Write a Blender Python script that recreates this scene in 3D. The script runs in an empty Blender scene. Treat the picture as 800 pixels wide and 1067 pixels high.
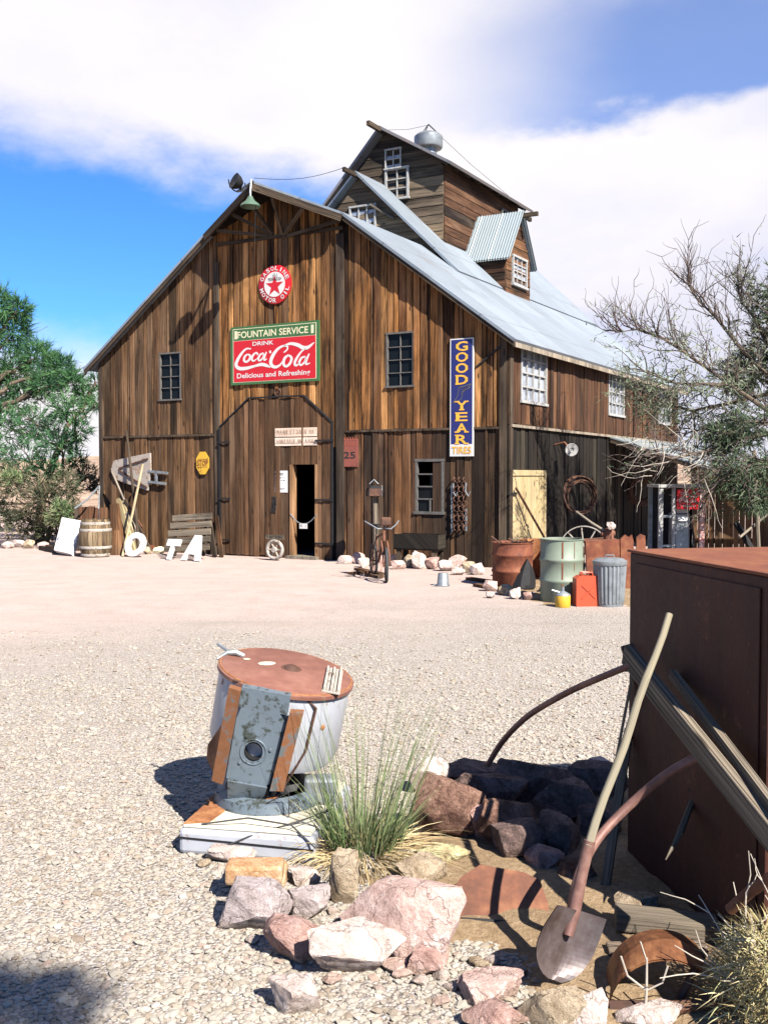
import bpy, math, random
from mathutils import Vector as V, Matrix, noise
PI = math.pi
S = bpy.context.scene
COL = S.collection

# ------------------------------------------------------------------ camera, sky, sun, exposure
F = 980.0; EYE = 1.65; TILT = math.atan(38.5 / F)
cam_d = bpy.data.cameras.new('camera'); cam = bpy.data.objects.new('camera', cam_d); COL.objects.link(cam)
cam.location = (0, 0, EYE); cam.rotation_euler = (PI / 2 - TILT, 0, 0)
cam_d.sensor_fit = 'VERTICAL'; cam_d.sensor_height = 24; cam_d.lens = 24 * F / 1067
cam_d.clip_start = 0.05; cam_d.clip_end = 2000
S.camera = cam
SUN = V((0.425, -0.595, 0.682)).normalized()
S.view_settings.view_transform = 'Standard'; S.view_settings.look = 'None'
S.view_settings.exposure = 1.85; S.view_settings.gamma = 1
S.view_settings.use_curve_mapping = False
S.cycles.max_bounces = 6; S.cycles.diffuse_bounces = 3; S.cycles.glossy_bounces = 3; S.cycles.transparent_max_bounces = 8
sun_d = bpy.data.lights.new('sun', 'SUN'); sun_o = bpy.data.objects.new('sun', sun_d); COL.objects.link(sun_o)
sun_d.energy = 5.0; sun_d.angle = math.radians(0.5); sun_d.color = (1, 0.95, 0.88)
sun_o.rotation_euler = SUN.to_track_quat('Z', 'Y').to_euler()


class NS:
    """a socket with arithmetic: builds Math nodes"""
    nt = None
    def __init__(s, k): s.k = k
    @staticmethod
    def m(op, a, b=None, c=None):
        n = NS.nt.nodes.new('ShaderNodeMath'); n.operation = op
        for i, x in enumerate((a, b, c)):
            if x is None: continue
            if isinstance(x, NS): NS.nt.links.new(x.k, n.inputs[i])
            else: n.inputs[i].default_value = x
        return NS(n.outputs[0])
    def __add__(s, o): return NS.m('ADD', s, o)
    __radd__ = __add__
    def __sub__(s, o): return NS.m('SUBTRACT', s, o)
    def __rsub__(s, o): return NS.m('SUBTRACT', o, s)
    def __mul__(s, o): return NS.m('MULTIPLY', s, o)
    __rmul__ = __mul__
    def __truediv__(s, o): return NS.m('DIVIDE', s, o)
    def sm(s, lo, hi):
        n = NS.nt.nodes.new('ShaderNodeMapRange'); n.interpolation_type = 'SMOOTHSTEP'
        NS.nt.links.new(s.k, n.inputs[0]); n.inputs[1].default_value = lo; n.inputs[2].default_value = hi
        return NS(n.outputs[0])
    def clamp(s): return NS.m('MINIMUM', NS.m('MAXIMUM', s, 0.0), 1.0)

def nd(typ, ins=None, **props):
    n = NS.nt.nodes.new('ShaderNode' + typ)
    for k, v in props.items(): setattr(n, k, v)
    for k, v in (ins or {}).items():
        sk = n.inputs[k]
        if isinstance(v, NS): NS.nt.links.new(v.k, sk)
        elif hasattr(v, 'links'): NS.nt.links.new(v, sk)
        elif isinstance(v, tuple) and len(v) == 3 and sk.type == 'RGBA': sk.default_value = v + (1,)
        else: sk.default_value = v
    return n

# world: Nishita sky with cloud sheets defined by direction
W = bpy.data.worlds.new('World'); S.world = W; W.use_nodes = True
NS.nt = W.node_tree; NS.nt.nodes.clear()
sky = nd('TexSky', sky_type='NISHITA', sun_disc=False, sun_elevation=math.asin(SUN.z),
         sun_rotation=math.atan2(SUN.x, SUN.y), altitude=900, air_density=1.0, dust_density=0.15, ozone_density=3.0)
tc = nd('TexCoord'); D = tc.outputs['Generated']
sx = nd('SeparateXYZ', {0: D}); X, Y, Z = (NS(sx.outputs[i]) for i in range(3))
az = NS.m('ARCTAN2', X, Y) * 57.2958
el = NS.m('ARCSINE', Z) * 57.2958
def nz(scale, detail, rough=0.5, stretch=(1, 1, 1)):
    mp = nd('Mapping', {0: D, 3: stretch})
    return NS(nd('TexNoise', {'Vector': mp.outputs[0], 'Scale': scale, 'Detail': detail, 'Roughness': rough}).outputs[0]) - 0.5
n1 = nz(5, 6, 0.55, (1, 1, 2.2)); n2 = nz(16, 5, 0.6, (1, 1, 1.7)); nb = nz(2.6, 3, 0.5, (1, 1, 2))
edge = 15.9 - 0.17 * az - el + n1 * 7.0 + n2 * 2.6                    # >0: clear sky left of the barn
clearA = edge.sm(-1.6, 2.2) * (az + n1 * 6).sm(6.0, -3.0)
clearA = clearA * (el - 6.8 + n1 * 5 + n2 * 2).sm(-2.0, 2.0)
eb = el - 19.4 - 0.02 * (az - 12) + n1 * 5.5 + n2 * 1.6                   # blue above the bank of cloud, upper right
clearB = eb.sm(-0.3, 1.1) * (az + n1 * 9).sm(0.0, 15.0) * eb.sm(11.0, 4.5) * 0.80
low = (el - 12.5 + n1 * 8 + n2 * 3 - 0.5 * (az - 12)).sm(2.0, -6.0) * (az + n1 * 5).sm(4.0, 10.0) * 0.42  # lavender base of the cloud behind roof
front = (Y + n1 * 0.5).sm(-0.35, 0.25)
zen = (el + n1 * 25).sm(62.0, 38.0)
cover = ((1.0 - clearA) * (1.0 - clearB)).clamp() * front * zen
thick = (0.86 + n1 * 0.55 + nb * 0.5 + n2 * 0.22).clamp()
shade = (low + (0.36 - nb * 1.5 - n1 * 1.1) * 0.36).clamp()
cc = nd('Mix', {0: shade, 6: (1.0, 0.955, 0.97), 7: (0.60, 0.635, 0.86)}, data_type='RGBA')
tint = nd('Mix', {0: 1.0, 6: sky.outputs[0], 7: (0.33, 0.66, 1.06)}, data_type='RGBA', blend_type='MULTIPLY')
bg_s = nd('Background', {0: tint.outputs[2], 1: 0.056})
bg_c = nd('Background', {0: cc.outputs[2], 1: 0.295})
mx = nd('MixShader', {0: (cover * (0.55 + thick * 0.5)).clamp(), 1: bg_s.outputs[0], 2: bg_c.outputs[0]})
wo = nd('OutputWorld', {0: mx.outputs[0]})

# ------------------------------------------------------------------ the photograph's geometry
CT, ST = math.cos(TILT), math.sin(TILT)
O = V((0, 0, EYE))
def ray(x, y):
    a = (x - 400) / F; b = -(y - 533.5) / F
    return V((a, CT + b * ST, -ST + b * CT))
def G(x, y, z=0.0):
    d = ray(x, y); return O + d * ((z - EYE) / d.z)
def AT(x, y, D):
    d = ray(x, y); return O + d * (D / d.y)
def onP(x, y, p0, n):
    d = ray(x, y); return O + d * ((p0 - O).dot(n) / d.dot(n))
ZU = V((0, 0, 1))
C0 = G(527, 592); L0 = G(107, 572)
U = (C0 - L0); BW = U.length; U.normalize()
VV = G(1010, 495.1) - O; VV.z = 0; VV.normalize()
NF = V((U.y, -U.x, 0)); NF = NF if NF.y < 0 else -NF
NSIDE = VV.cross(ZU)
MI = Matrix((-U, VV, ZU)).transposed().inverted()
def B(a, b, h): return C0 - U * a + VV * b + ZU * h        # barn coordinates: a left of the near corner, b back, h up
def bar(p): return MI @ (p - C0)
def onF(x, y, b=0.0): return bar(onP(x, y, C0 + VV * b, NF))
def onS(x, y, a=0.0): return bar(onP(x, y, C0 - U * a, NSIDE))

# ------------------------------------------------------------------ mesh builder
rng = random.Random(7)
class MB:
    def __init__(s): s.v = []; s.f = []; s.uv = []; s.r = []
    def poly(s, pts, uv=None, r=None):
        i = len(s.v); s.v += [V(p) for p in pts]; s.f.append(tuple(range(i, i + len(pts))))
        s.uv.append(uv or [(0, 0)] * len(pts)); s.r.append(rng.random() if r is None else r)
    def box(s, p, ax, ay, az, r=None, off=None):
        """p: corner; ax, ay, az: edge vectors; uv runs across (short) and along ay"""
        r = rng.random() if r is None else r
        o = off if off is not None else rng.random() * 40
        p, ax, ay, az = V(p), V(ax), V(ay), V(az)
        i = len(s.v)
        cs = [(0,0,0),(1,0,0),(1,1,0),(0,1,0),(0,0,1),(1,0,1),(1,1,1),(0,1,1)]
        s.v += [p + ax * a + ay * b + az * c for a, b, c in cs]
        lx, ly, lz = ax.length, ay.length, az.length
        flip = ax.cross(ay).dot(az) < 0
        for f in ((0,3,2,1),(4,5,6,7),(0,1,5,4),(2,3,7,6),(1,2,6,5),(3,0,4,7)):
            uv = [(cs[k][0] * lx + cs[k][2] * lz + o * .37, cs[k][1] * ly + o) for k in f]
            if flip: f = f[::-1]; uv = uv[::-1]
            s.f.append(tuple(i + k for k in f)); s.uv.append(uv); s.r.append(r)
    def bar(s, p0, p1, w, t, up=ZU, r=None):
        """rectangular bar from p0 to p1, w wide, t thick along 'up'-ish"""
        p0, p1 = V(p0), V(p1); d = p1 - p0
        x = d.cross(V(up))
        x = V((1, 0, 0)) if x.length < 1e-6 else x.normalized()
        y = x.cross(d).normalized()
        s.box(p0 - x * w / 2 - y * t / 2, x * w, d, y * t, r)
    def prism(s, pts, n, t, r=None):
        """flat outline (3D points) thickened by t along n"""
        n = V(n).normalized(); pts = [V(p) for p in pts]; r = rng.random() if r is None else r
        c = sum(pts, V()) / len(pts)
        nn = V()
        for k in range(len(pts)): nn += (pts[k] - c).cross(pts[(k + 1) % len(pts)] - c)
        if nn.dot(n) < 0: pts = pts[::-1]
        e1 = (pts[1] - pts[0]).normalized(); e2 = n.cross(e1)
        uv = [((p - c).dot(e1), (p - c).dot(e2)) for p in pts]
        top = [p + n * t for p in pts]
        s.poly(top, uv, r); s.poly(pts[::-1], uv[::-1], r)
        for k in range(len(pts)):
            j = (k + 1) % len(pts)
            s.poly([pts[k], pts[j], top[j], top[k]], [uv[k], uv[j], uv[j], uv[k]], r)
    def tube(s, pts, rad, seg=8, r=None, cap=True):
        pts = [V(p) for p in pts]; n = len(pts); r = rng.random() if r is None else r
        if not hasattr(rad, '__len__'): rad = [rad] * n
        d0 = (pts[1] - pts[0]).normalized()
        x = d0.orthogonal().normalized(); base = len(s.v); ln = 0; o = rng.random() * 20
        L = []
        for i, p in enumerate(pts):
            d = (pts[min(i + 1, n - 1)] - pts[max(i - 1, 0)])
            d = d.normalized() if d.length > 1e-9 else d0
            x = (x - d * x.dot(d)); x = x.normalized() if x.length > 1e-6 else d.orthogonal().normalized()
            y = d.cross(x)
            if i: ln += (p - pts[i - 1]).length
            L.append(ln + o)
            for k in range(seg):
                a = 2 * PI * k / seg
                s.v.append(p + (x * math.cos(a) + y * math.sin(a)) * rad[i])
        for i in range(n - 1):
            for k in range(seg):
                j = (k + 1) % seg; q = base + i * seg
                s.f.append((q + k, q + j, q + seg + j, q + seg + k))
                w = 2 * PI * rad[i] / seg
                s.uv.append([(k * w, L[i]), ((k + 1) * w, L[i]), ((k + 1) * w, L[i + 1]), (k * w, L[i + 1])]); s.r.append(r)
        if cap:
            s.f.append(tuple(base + k for k in range(seg))[::-1]); s.uv.append([(0, 0)] * seg); s.r.append(r)
            q = base + (n - 1) * seg
            s.f.append(tuple(q + k for k in range(seg))); s.uv.append([(0, 0)] * seg); s.r.append(r)
    def lathe(s, prof, o, ax=ZU, seg=32, r=None, a0=0.0, a1=2 * PI, ref=None, fx=1.0):
        """revolve (radius, height) pairs around axis ax through o; open arc if a1-a0 < 2pi"""
        o = V(o); ax = V(ax).normalized(); x = V(ref) if ref else ax.orthogonal()
        x = (x - ax * x.dot(ax)).normalized(); y = ax.cross(x); r = rng.random() if r is None else r
        full = abs(a1 - a0 - 2 * PI) < 1e-6; m = seg if full else seg + 1
        base = len(s.v); ln = 0
        for i, (rr, h) in enumerate(prof):
            for k in range(m):
                a = a0 + (a1 - a0) * k / seg
                s.v.append(o + ax * h + (x * math.cos(a) * fx + y * math.sin(a)) * rr)
        for i in range(len(prof) - 1):
            l2 = ln + math.hypot(prof[i + 1][0] - prof[i][0], prof[i + 1][1] - prof[i][1])
            R = max(prof[i][0], prof[i + 1][0])
            for k in range(seg):
                j = (k + 1) % m; q = base + i * m
                s.f.append((q + k, q + j, q + m + j, q + m + k))
                u0, u1 = (a0 + (a1 - a0) * k / seg) * R, (a0 + (a1 - a0) * (k + 1) / seg) * R
                s.uv.append([(u0, ln), (u1, ln), (u1, l2), (u0, l2)]); s.r.append(r)
            ln = l2
    def ring(s, o, ax, R, rr, seg=36, sub=8, r=None, ref=None, a0=0, a1=2 * PI):
        s.lathe([(R + rr * math.cos(t * 2 * PI / sub), rr * math.sin(t * 2 * PI / sub)) for t in range(sub + 1)], o, ax, seg, r, a0, a1, ref)
    def flat(s, verts2, faces, o, ex, ey, r=None):
        for f in faces:
            s.poly([V(o) + V(ex) * verts2[k][0] + V(ey) * verts2[k][1] for k in f], [verts2[k] for k in f], r if r is not None else 0.5)
    def ribbon(s, pts, wid, o, ex, ey, r=0.5):
        """smooth stroke of varying width in a plane"""
        P = []; n = len(pts)
        def cr(a, b, c, d, t): return 0.5 * (2*b + (c-a)*t + (2*a-5*b+4*c-d)*t*t + (3*b-a-3*c+d)*t**3)
        for i in range(n - 1):
            q = [pts[max(0, i - 1)], pts[i], pts[i + 1], pts[min(n - 1, i + 2)]]
            w0, w1 = wid[i], wid[i + 1]
            for k in range(6):
                t = k / 6; P.append((cr(*[a[0] for a in q], t), cr(*[a[1] for a in q], t), w0 + (w1 - w0) * t))
        P.append((pts[-1][0], pts[-1][1], wid[-1]))
        Lp, Rp = [], []
        for i in range(len(P)):
            a, b = P[max(0, i - 1)], P[min(len(P) - 1, i + 1)]
            dx, dy = b[0] - a[0], b[1] - a[1]; l = math.hypot(dx, dy) or 1
            nx, ny = -dy / l * P[i][2] / 2, dx / l * P[i][2] / 2
            Lp.append((P[i][0] + nx, P[i][1] + ny)); Rp.append((P[i][0] - nx, P[i][1] - ny))
        for i in range(len(P) - 1):
            q = [Lp[i], Rp[i], Rp[i + 1], Lp[i + 1]]
            s.poly([V(o) + V(ex) * a + V(ey) * b for a, b in q], q, r)
    def build(s, name, mat, parent=None, smooth=False, loc=None, bevel=0, split=40):
        root = parent
        while root is not None and root.parent is not None: root = root.parent
        if root is not None: base = V(root['base'])
        elif loc is not None: base = V(loc)
        else:
            xs = [p.x for p in s.v]; ys = [p.y for p in s.v]; zs = [p.z for p in s.v]
            base = V(((min(xs) + max(xs)) / 2, (min(ys) + max(ys)) / 2, min(zs)))
        me = bpy.data.meshes.new(name)
        me.from_pydata([tuple(p - base) for p in s.v], [], s.f)
        uvl = me.uv_layers.new(name='UVMap')
        flat = [c for f in s.uv for t in f for c in t]
        uvl.data.foreach_set('uv', flat)
        at = me.attributes.new('rnd', 'FLOAT', 'FACE'); at.data.foreach_set('value', s.r)
        if smooth:
            me.polygons.foreach_set('use_smooth', [True] * len(s.f))
            if split: me.set_sharp_from_angle(angle=math.radians(split))
        me.materials.append(mat); me.update()
        o = bpy.data.objects.new(name, me); COL.objects.link(o)
        if parent is None: o.location = base; o['base'] = tuple(base)
        else: o.parent = parent
        if bevel:
            b = o.modifiers.new('bevel', 'BEVEL'); b.width = bevel; b.segments = 2; b.limit_method = 'ANGLE'
        return o

def thing(name, label, cat, loc, group=None):
    o = bpy.data.objects.new(name, None); COL.objects.link(o); o.empty_display_size = .2
    o.location = loc; o['base'] = tuple(V(loc)); o['label'] = label; o['category'] = cat
    if group: o['group'] = group
    return o
def tag(o, label, cat, group=None):
    o['label'] = label; o['category'] = cat
    if group: o['group'] = group
    return o
def kind(o, k): o['kind'] = k; return o

_tc = {}
def text2d(body):
    """letters as flat 2D polygons, cap height about 0.7"""
    if body in _tc: return _tc[body]
    cu = bpy.data.curves.new('lettering', 'FONT'); cu.body = body; cu.size = 1; cu.dimensions = '2D'; cu.fill_mode = 'FRONT'
    cu.resolution_u = 3; cu.offset = 0.018
    o = bpy.data.objects.new('lettering', cu); COL.objects.link(o)
    dg = bpy.context.evaluated_depsgraph_get()
    me = bpy.data.meshes.new_from_object(o.evaluated_get(dg))
    vs = [(v.co.x, v.co.y) for v in me.vertices]; fs = [tuple(p.vertices) for p in me.polygons]
    bpy.data.objects.remove(o); bpy.data.meshes.remove(me)
    x0 = min(v[0] for v in vs); x1 = max(v[0] for v in vs); y0 = min(v[1] for v in vs); y1 = max(v[1] for v in vs)
    _tc[body] = ([((v[0] - x0), (v[1] - y0)) for v in vs], fs, x1 - x0, y1 - y0); return _tc[body]
def text(mb, body, o, ex, ey, w, h):
    """fit lettering into w by h (metres) with lower left at o"""
    vs, fs, tw, th = text2d(body)
    mb.flat(vs, fs, o, V(ex).normalized() * (w / tw), V(ey).normalized() * (h / th))

# ------------------------------------------------------------------ materials
def newmat(name):
    m = bpy.data.materials.new(name); m.use_nodes = True
    NS.nt = m.node_tree; NS.nt.nodes.clear()
    return m
def finish(col, rough=0.8, metal=0.0, bump=None, bstr=0.3, bdist=0.01, spec=0.3, extra=None):
    ins = {'Base Color': col, 'Roughness': rough, 'Metallic': metal, 'Specular IOR Level': spec}
    ins.update(extra or {})
    p = nd('BsdfPrincipled', ins)
    if bump is not None:
        b = nd('Bump', {'Height': bump, 'Strength': bstr, 'Distance': bdist}); NS.nt.links.new(b.outputs[0], p.inputs['Normal'])
    nd('OutputMaterial', {0: p.outputs[0]}); return p
def ramp(fac, stops, interp='LINEAR'):
    n = nd('ValToRGB', {0: fac}); cr = n.color_ramp; cr.interpolation = interp
    while len(cr.elements) < len(stops): cr.elements.new(0.5)
    for e, (p, c) in zip(cr.elements, stops): e.position = p; e.color = (*c, 1)
    return n.outputs[0]
def mixc(f, a, b, mode='MIX'):
    return nd('Mix', {0: f, 6: a, 7: b}, data_type='RGBA', blend_type=mode).outputs[2]
def noi(vec, scale, detail=4, rough=.55, dist=0.0):
    return NS(nd('TexNoise', {'Vector': vec, 'Scale': scale, 'Detail': detail, 'Roughness': rough, 'Distortion': dist}).outputs[0])
def coords(): return nd('TexCoord').outputs['Object']
def rndat(): return NS(nd('Attribute', attribute_name='rnd').outputs['Fac'])

def wood(name, stops, grain=1.0, rough=.85, dark=.25, bstr=.6, stain=.55, knots=True, silver=.22, weather=0.0):
    """weathered boards: per-board colour from 'stops', long grain, stains running down, knots"""
    m = newmat(name)
    uv = nd('UVMap', uv_map='UVMap').outputs[0]; r = rndat()
    off = nd('CombineXYZ', {0: r * 31.0, 1: r * 17.0, 2: r * 53.0}).outputs[0]
    def mp(sx, sy):
        a = nd('VectorMath', {0: uv, 1: (sx, sy, 1)}, operation='MULTIPLY').outputs[0]
        return nd('VectorMath', {0: a, 1: off}, operation='ADD').outputs[0]
    g = noi(mp(34 * grain, .8), 1.0, 6, .7, .8)
    g2 = noi(mp(70 * grain, 2.2), 1.0, 3, .6, .3)
    st = noi(mp(3.2, .55), 1.0, 4, .6, .4)
    base = ramp(r, stops)
    k = (g * 1.25 + g2 * .5 + (st - .5) * 2.0 * stain - .42).clamp()
    k = ((k - .52) * 1.6 + .5).clamp(); val = k * (1.45 - dark) + dark
    vc = nd('CombineColor', {0: val, 1: val, 2: val}).outputs[0]
    c = mixc(1.0, base, vc, 'MULTIPLY')
    wst = nd('VectorMath', {0: coords(), 1: (1.3, 1.3, .45)}, operation='MULTIPLY').outputs[0]
    wash = noi(wst, 1.0, 5, .6)
    c = mixc((wash + (g2 - .5) * .25).sm(.50, .68) * weather, c, (.022, .015, .010))
    c = mixc((st - .46).sm(.0, .3) * silver, c, (.18, .135, .09))
    ck = noi(mp(75 * grain, .35), 1.0, 3, .6, .5).sm(.60, .67)
    c = mixc(ck * .75, c, (.01, .007, .005))           # silvered patches
    h = g * .7 + g2 * .35 - ck * .5
    if knots:
        vo = nd('TexVoronoi', {'Vector': mp(5.0, 1.6), 'Scale': 1.0, 'Randomness': 1.0}).outputs[0]
        kn = NS(vo).sm(.13, .05)
        c = mixc(kn * .85, c, (.012, .008, .005)); h = h - kn * .4
    finish(c, rough, 0, h, bstr, .012, .15)
    return m
def rust(name, c1=(.17, .06, .025), c2=(.06, .025, .014), c3=(.30, .13, .05), scale=6, rough=.8, metal=.15, bstr=.25):
    m = newmat(name); co = coords()
    a = noi(co, scale, 6, .65); b = noi(co, scale * 5, 4, .6)
    c = ramp(a * .75 + b * .25, [(.32, c2), (.5, c1), (.68, c3)])
    finish(c, NS.m('ADD', b * .25, rough - .15), metal, a * .5 + b * .5, bstr, .006, .3)
    return m
def streaked(name, c1, c2, c3):
    m = newmat(name); co = coords()
    st = nd('VectorMath', {0: co, 1: (9, 9, .7)}, operation='MULTIPLY').outputs[0]
    a = noi(st, 1.6, 6, .65); b = noi(co, 26, 6, .7); d = noi(co, 2.4, 5, .6)
    c = ramp(a * .5 + d * .35 + b * .2, [(.36, c2), (.52, c1), (.68, c3)])
    c = mixc((b * .6 + d * .5).sm(.62, .72) * .7, c, (.11, .045, .02))
    finish(c, b * .3 + .5, .1, d * .9 + b * .12, .4, .02, .3); return m
def paint(name, col, rustc=(.18, .07, .03), amount=.38, scale=5, rough=.5, metal=0.0, dirt=.25, bstr=.15):
    """painted or galvanised metal with irregular rust and grime"""
    m = newmat(name); co = coords()
    a = noi(co, scale, 6, .7); b = noi(co, scale * 4, 5, .65); d = noi(co, scale * .6, 3)
    c = mixc((d * .7 + b * .5) * dirt * 1.4, col, tuple(x * .35 + .02 for x in col))
    rm = (a * .7 + b * .3).sm(1.0 - amount - .03, 1.0 - amount + .07)
    c = mixc(rm, c, mixc(b, rustc, tuple(x * .45 for x in rustc)))
    finish(c, rm * .35 + rough, metal, b - rm * .4, bstr, .004, .4)
    return m
def rockm(name, c1, c2, c3, scale=5.0, bstr=1.0):
    m = newmat(name); co = coords()
    a = noi(co, scale, 9, .68, .8); b = noi(co, scale * 8, 8, .75); p = noi(co, scale * .8, 4, .6); sp = noi(co, scale * 30, 3, .6)
    c = ramp(a * .6 + b * .4, [(.34, tuple(x * .6 for x in c2)), (.43, c2), (.52, c1), (.62, c3)])
    c = mixc((p * .6 + b * .5).sm(.60, .70) * .75, c, tuple(min(.7, x * 1.2 + .05) for x in c3))
    c = mixc(sp.sm(.60, .68) * .5, c, tuple(x * .45 for x in c2))
    wv = nd('VectorMath', {0: co, 1: nd('VectorMath', {0: nd('TexNoise', {'Vector': co, 'Scale': scale * 1.6, 'Detail': 5.0}).outputs['Color'], 1: (.35, .35, .35)}, operation='MULTIPLY').outputs[0]}, operation='ADD').outputs[0]
    cr = NS(nd('TexVoronoi', {'Vector': wv, 'Scale': scale * .9}, feature='DISTANCE_TO_EDGE').outputs[0]).sm(.0, .025)
    c = mixc((1.0 - cr) * .6, c, tuple(x * .4 for x in c2))
    low = NS(nd('SeparateXYZ', {0: co}).outputs[2])
    c = mixc((low + (b - .5) * .06).sm(.05, .0) * .55, c, (.20, .15, .10))     # dust settled round the foot
    finish(c, .92, 0, a * .6 + b * .6 + cr * .10 + sp * .08, bstr, .035, .12)
    return m
def plain(name, col, rough=.6, metal=0.0, var=.25, scale=12, bstr=.1, spec=.3):
    m = newmat(name); co = coords(); a = noi(co, scale, 5, .6)
    c = mixc((a - .5).sm(-.15, .3) * var * 2, col, tuple(x * .45 for x in col))
    finish(c, rough, metal, a, bstr, .004, spec); return m
def leafm(name, stops, trans=.25):
    m = newmat(name); c = ramp(rndat(), stops)
    finish(c, .75, 0, None, spec=.15, extra={'Transmission Weight': 0.0, 'Subsurface Weight': 0.0})
    p = [n for n in NS.nt.nodes if n.type == 'BSDF_PRINCIPLED'][0]; out = [n for n in NS.nt.nodes if n.type == 'OUTPUT_MATERIAL'][0]
    t = nd('BsdfTranslucent', {0: c}); mxx = nd('MixShader', {0: trans, 1: p.outputs[0], 2: t.outputs[0]})
    NS.nt.links.new(mxx.outputs[0], out.inputs[0]); return m

HONEY = [(0, (0.026, 0.013, 0.007)), (.12, (0.151, 0.061, 0.020)), (.26, (0.265, 0.111, 0.032)), (.38, (0.053, 0.026, 0.011)), (.5, (0.336, 0.149, 0.045)), (.62, (0.114, 0.052, 0.020)), (.74, (0.406, 0.195, 0.066)), (.86, (0.079, 0.038, 0.017)), (1, (0.239, 0.103, 0.035))]
GREYB = [(0, (0.033, 0.020, 0.010)), (.2, (0.092, 0.047, 0.022)), (.45, (0.130, 0.068, 0.030)), (.6, (0.059, 0.033, 0.018)), (.8, (0.167, 0.086, 0.038)), (1, (0.100, 0.059, 0.032))]
M = {}
M['siding'] = wood('weathered_siding', HONEY, dark=.12, stain=.75, weather=0.7)
M['siding_grey'] = wood('grey_brown_siding', GREYB, dark=.2, stain=.6, weather=0.6)
M['siding_dark'] = wood('dark_lower_siding', [(0, (0.029, 0.014, 0.008)), (.3, (0.080, 0.037, 0.018)), (.6, (0.120, 0.055, 0.024)), (.8, (0.056, 0.027, 0.014)), (1, (0.160, 0.074, 0.031))], dark=.15, weather=0.8)
M['door_wood'] = wood('brown_door_boards', [(0, (0.055, 0.029, 0.015)), (.5, (0.090, 0.046, 0.022)), (1, (0.118, 0.058, 0.028))], dark=.3, stain=.45, weather=0.4)
M['red_siding'] = wood('reddish_siding', [(0, (0.030, 0.015, 0.009)), (.3, (0.095, 0.041, 0.020)), (.6, (0.055, 0.027, 0.014)), (.85, (0.140, 0.065, 0.029)), (1, (0.085, 0.043, 0.022))], dark=.15, silver=.05, weather=0.6)
M['black_siding'] = wood('shade_darkened_siding', [(0, (0.006, 0.004, 0.004)), (.35, (0.013, 0.010, 0.007)), (.6, (0.008, 0.006, 0.005)), (.85, (0.024, 0.020, 0.014)), (1, (0.036, 0.029, 0.020))], dark=.25, silver=.0, weather=0.5)  # dark old boards, deepened further for shade of the tree and lean-to
M['char_siding'] = wood('oily_brown_siding', [(0, (.018, .011, .007)), (.35, (.055, .031, .018)), (.6, (.03, .018, .011)), (.85, (.095, .052, .026)), (1, (.05, .03, .018))], dark=.2, silver=.0, weather=.7)
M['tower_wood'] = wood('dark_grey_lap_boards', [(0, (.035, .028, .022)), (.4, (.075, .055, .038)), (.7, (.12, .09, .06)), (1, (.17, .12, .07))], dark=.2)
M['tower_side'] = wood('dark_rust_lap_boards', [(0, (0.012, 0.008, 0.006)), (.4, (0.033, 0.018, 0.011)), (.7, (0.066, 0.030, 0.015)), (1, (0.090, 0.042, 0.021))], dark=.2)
M['trim'] = wood('dark_trim', [(0, (0.033, 0.023, 0.016)), (1, (0.078, 0.055, 0.036))], dark=.3)
M['fascia'] = wood('pale_grey_fascia', [(0, (0.160, 0.136, 0.104)), (1, (0.240, 0.200, 0.152))], dark=.3)
M['grey_timber'] = wood('silver_timber', [(0, (0.106, 0.086, 0.063)), (1, (0.169, 0.138, 0.100))], dark=.2, grain=1.6)
M['straw_timber'] = wood('straw_timber', [(0, (0.225, 0.162, 0.090)), (.6, (0.324, 0.243, 0.135)), (1, (0.378, 0.297, 0.180))], dark=.35, grain=1.5)
M['new_wood'] = wood('cream_boards', [(0, (0.276, 0.210, 0.108)), (1, (0.312, 0.246, 0.138))], dark=.62, stain=.3, bstr=.2)
M['jamb'] = wood('orange_jamb', [(0, (0.224, 0.120, 0.056)), (1, (0.272, 0.152, 0.072))], dark=.3)
M['handle'] = wood('tool_handle', [(0, (0.170, 0.144, 0.098)), (1, (0.207, 0.183, 0.131))], dark=.55, grain=2.5, stain=.3, knots=False, bstr=.2)
M['cask'] = wood('cask_staves', [(0, (0.096, 0.066, 0.039)), (.5, (0.156, 0.108, 0.060)), (1, (0.204, 0.150, 0.090))], dark=.25)
M['bark'] = wood('bark', [(0, (.07, .05, .035)), (1, (.12, .09, .065))], dark=.3, grain=.6, knots=False, bstr=.9)
M['twig'] = plain('pale_twigs', (.30, .26, .21), .9)
M['dark_twig'] = plain('dark_twigs', (0.074, 0.054, 0.045), .9)
M['rust'] = rust('brown_rust', (.115, .046, .026), (.05, .024, .016), (.19, .085, .042)); M['rust_red'] = rust('red_rust', (0.123, 0.036, 0.017), (0.050, 0.017, 0.010), (0.185, 0.078, 0.034))
M['rust_dark'] = rust('dark_rust', (.06, .028, .018), (.025, .014, .01), (.13, .06, .03), 8)
M['rust_lid'] = rust('lid_rust', (0.156, 0.066, 0.046), (0.098, 0.041, 0.029), (0.211, 0.107, 0.076), 3, rough=.55)
M['rust_orange'] = rust('orange_rust', (0.188, 0.071, 0.026), (0.056, 0.022, 0.012), (0.300, 0.150, 0.060), 11)
M['iron'] = plain('black_iron', (.018, .017, .017), .6, .4)
M['steel'] = plain('worn_steel', (.30, .27, .25), .38, .75, .4, 6)
M['white'] = plain('white_paint', (0.501, 0.492, 0.476), .5, 0, .12, 9)
M['frame_white'] = plain('chalky_white_frame', (0.255, 0.249, 0.236), .7, 0, .35, 14)
M['frame_dark'] = plain('grey_window_frame', (0.078, 0.072, 0.065), .8, 0, .4, 14)
M['pane_dark'] = plain('dark_glass', (.005, .006, .007), .25, 0, 0, 4, 0, .12)
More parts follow.
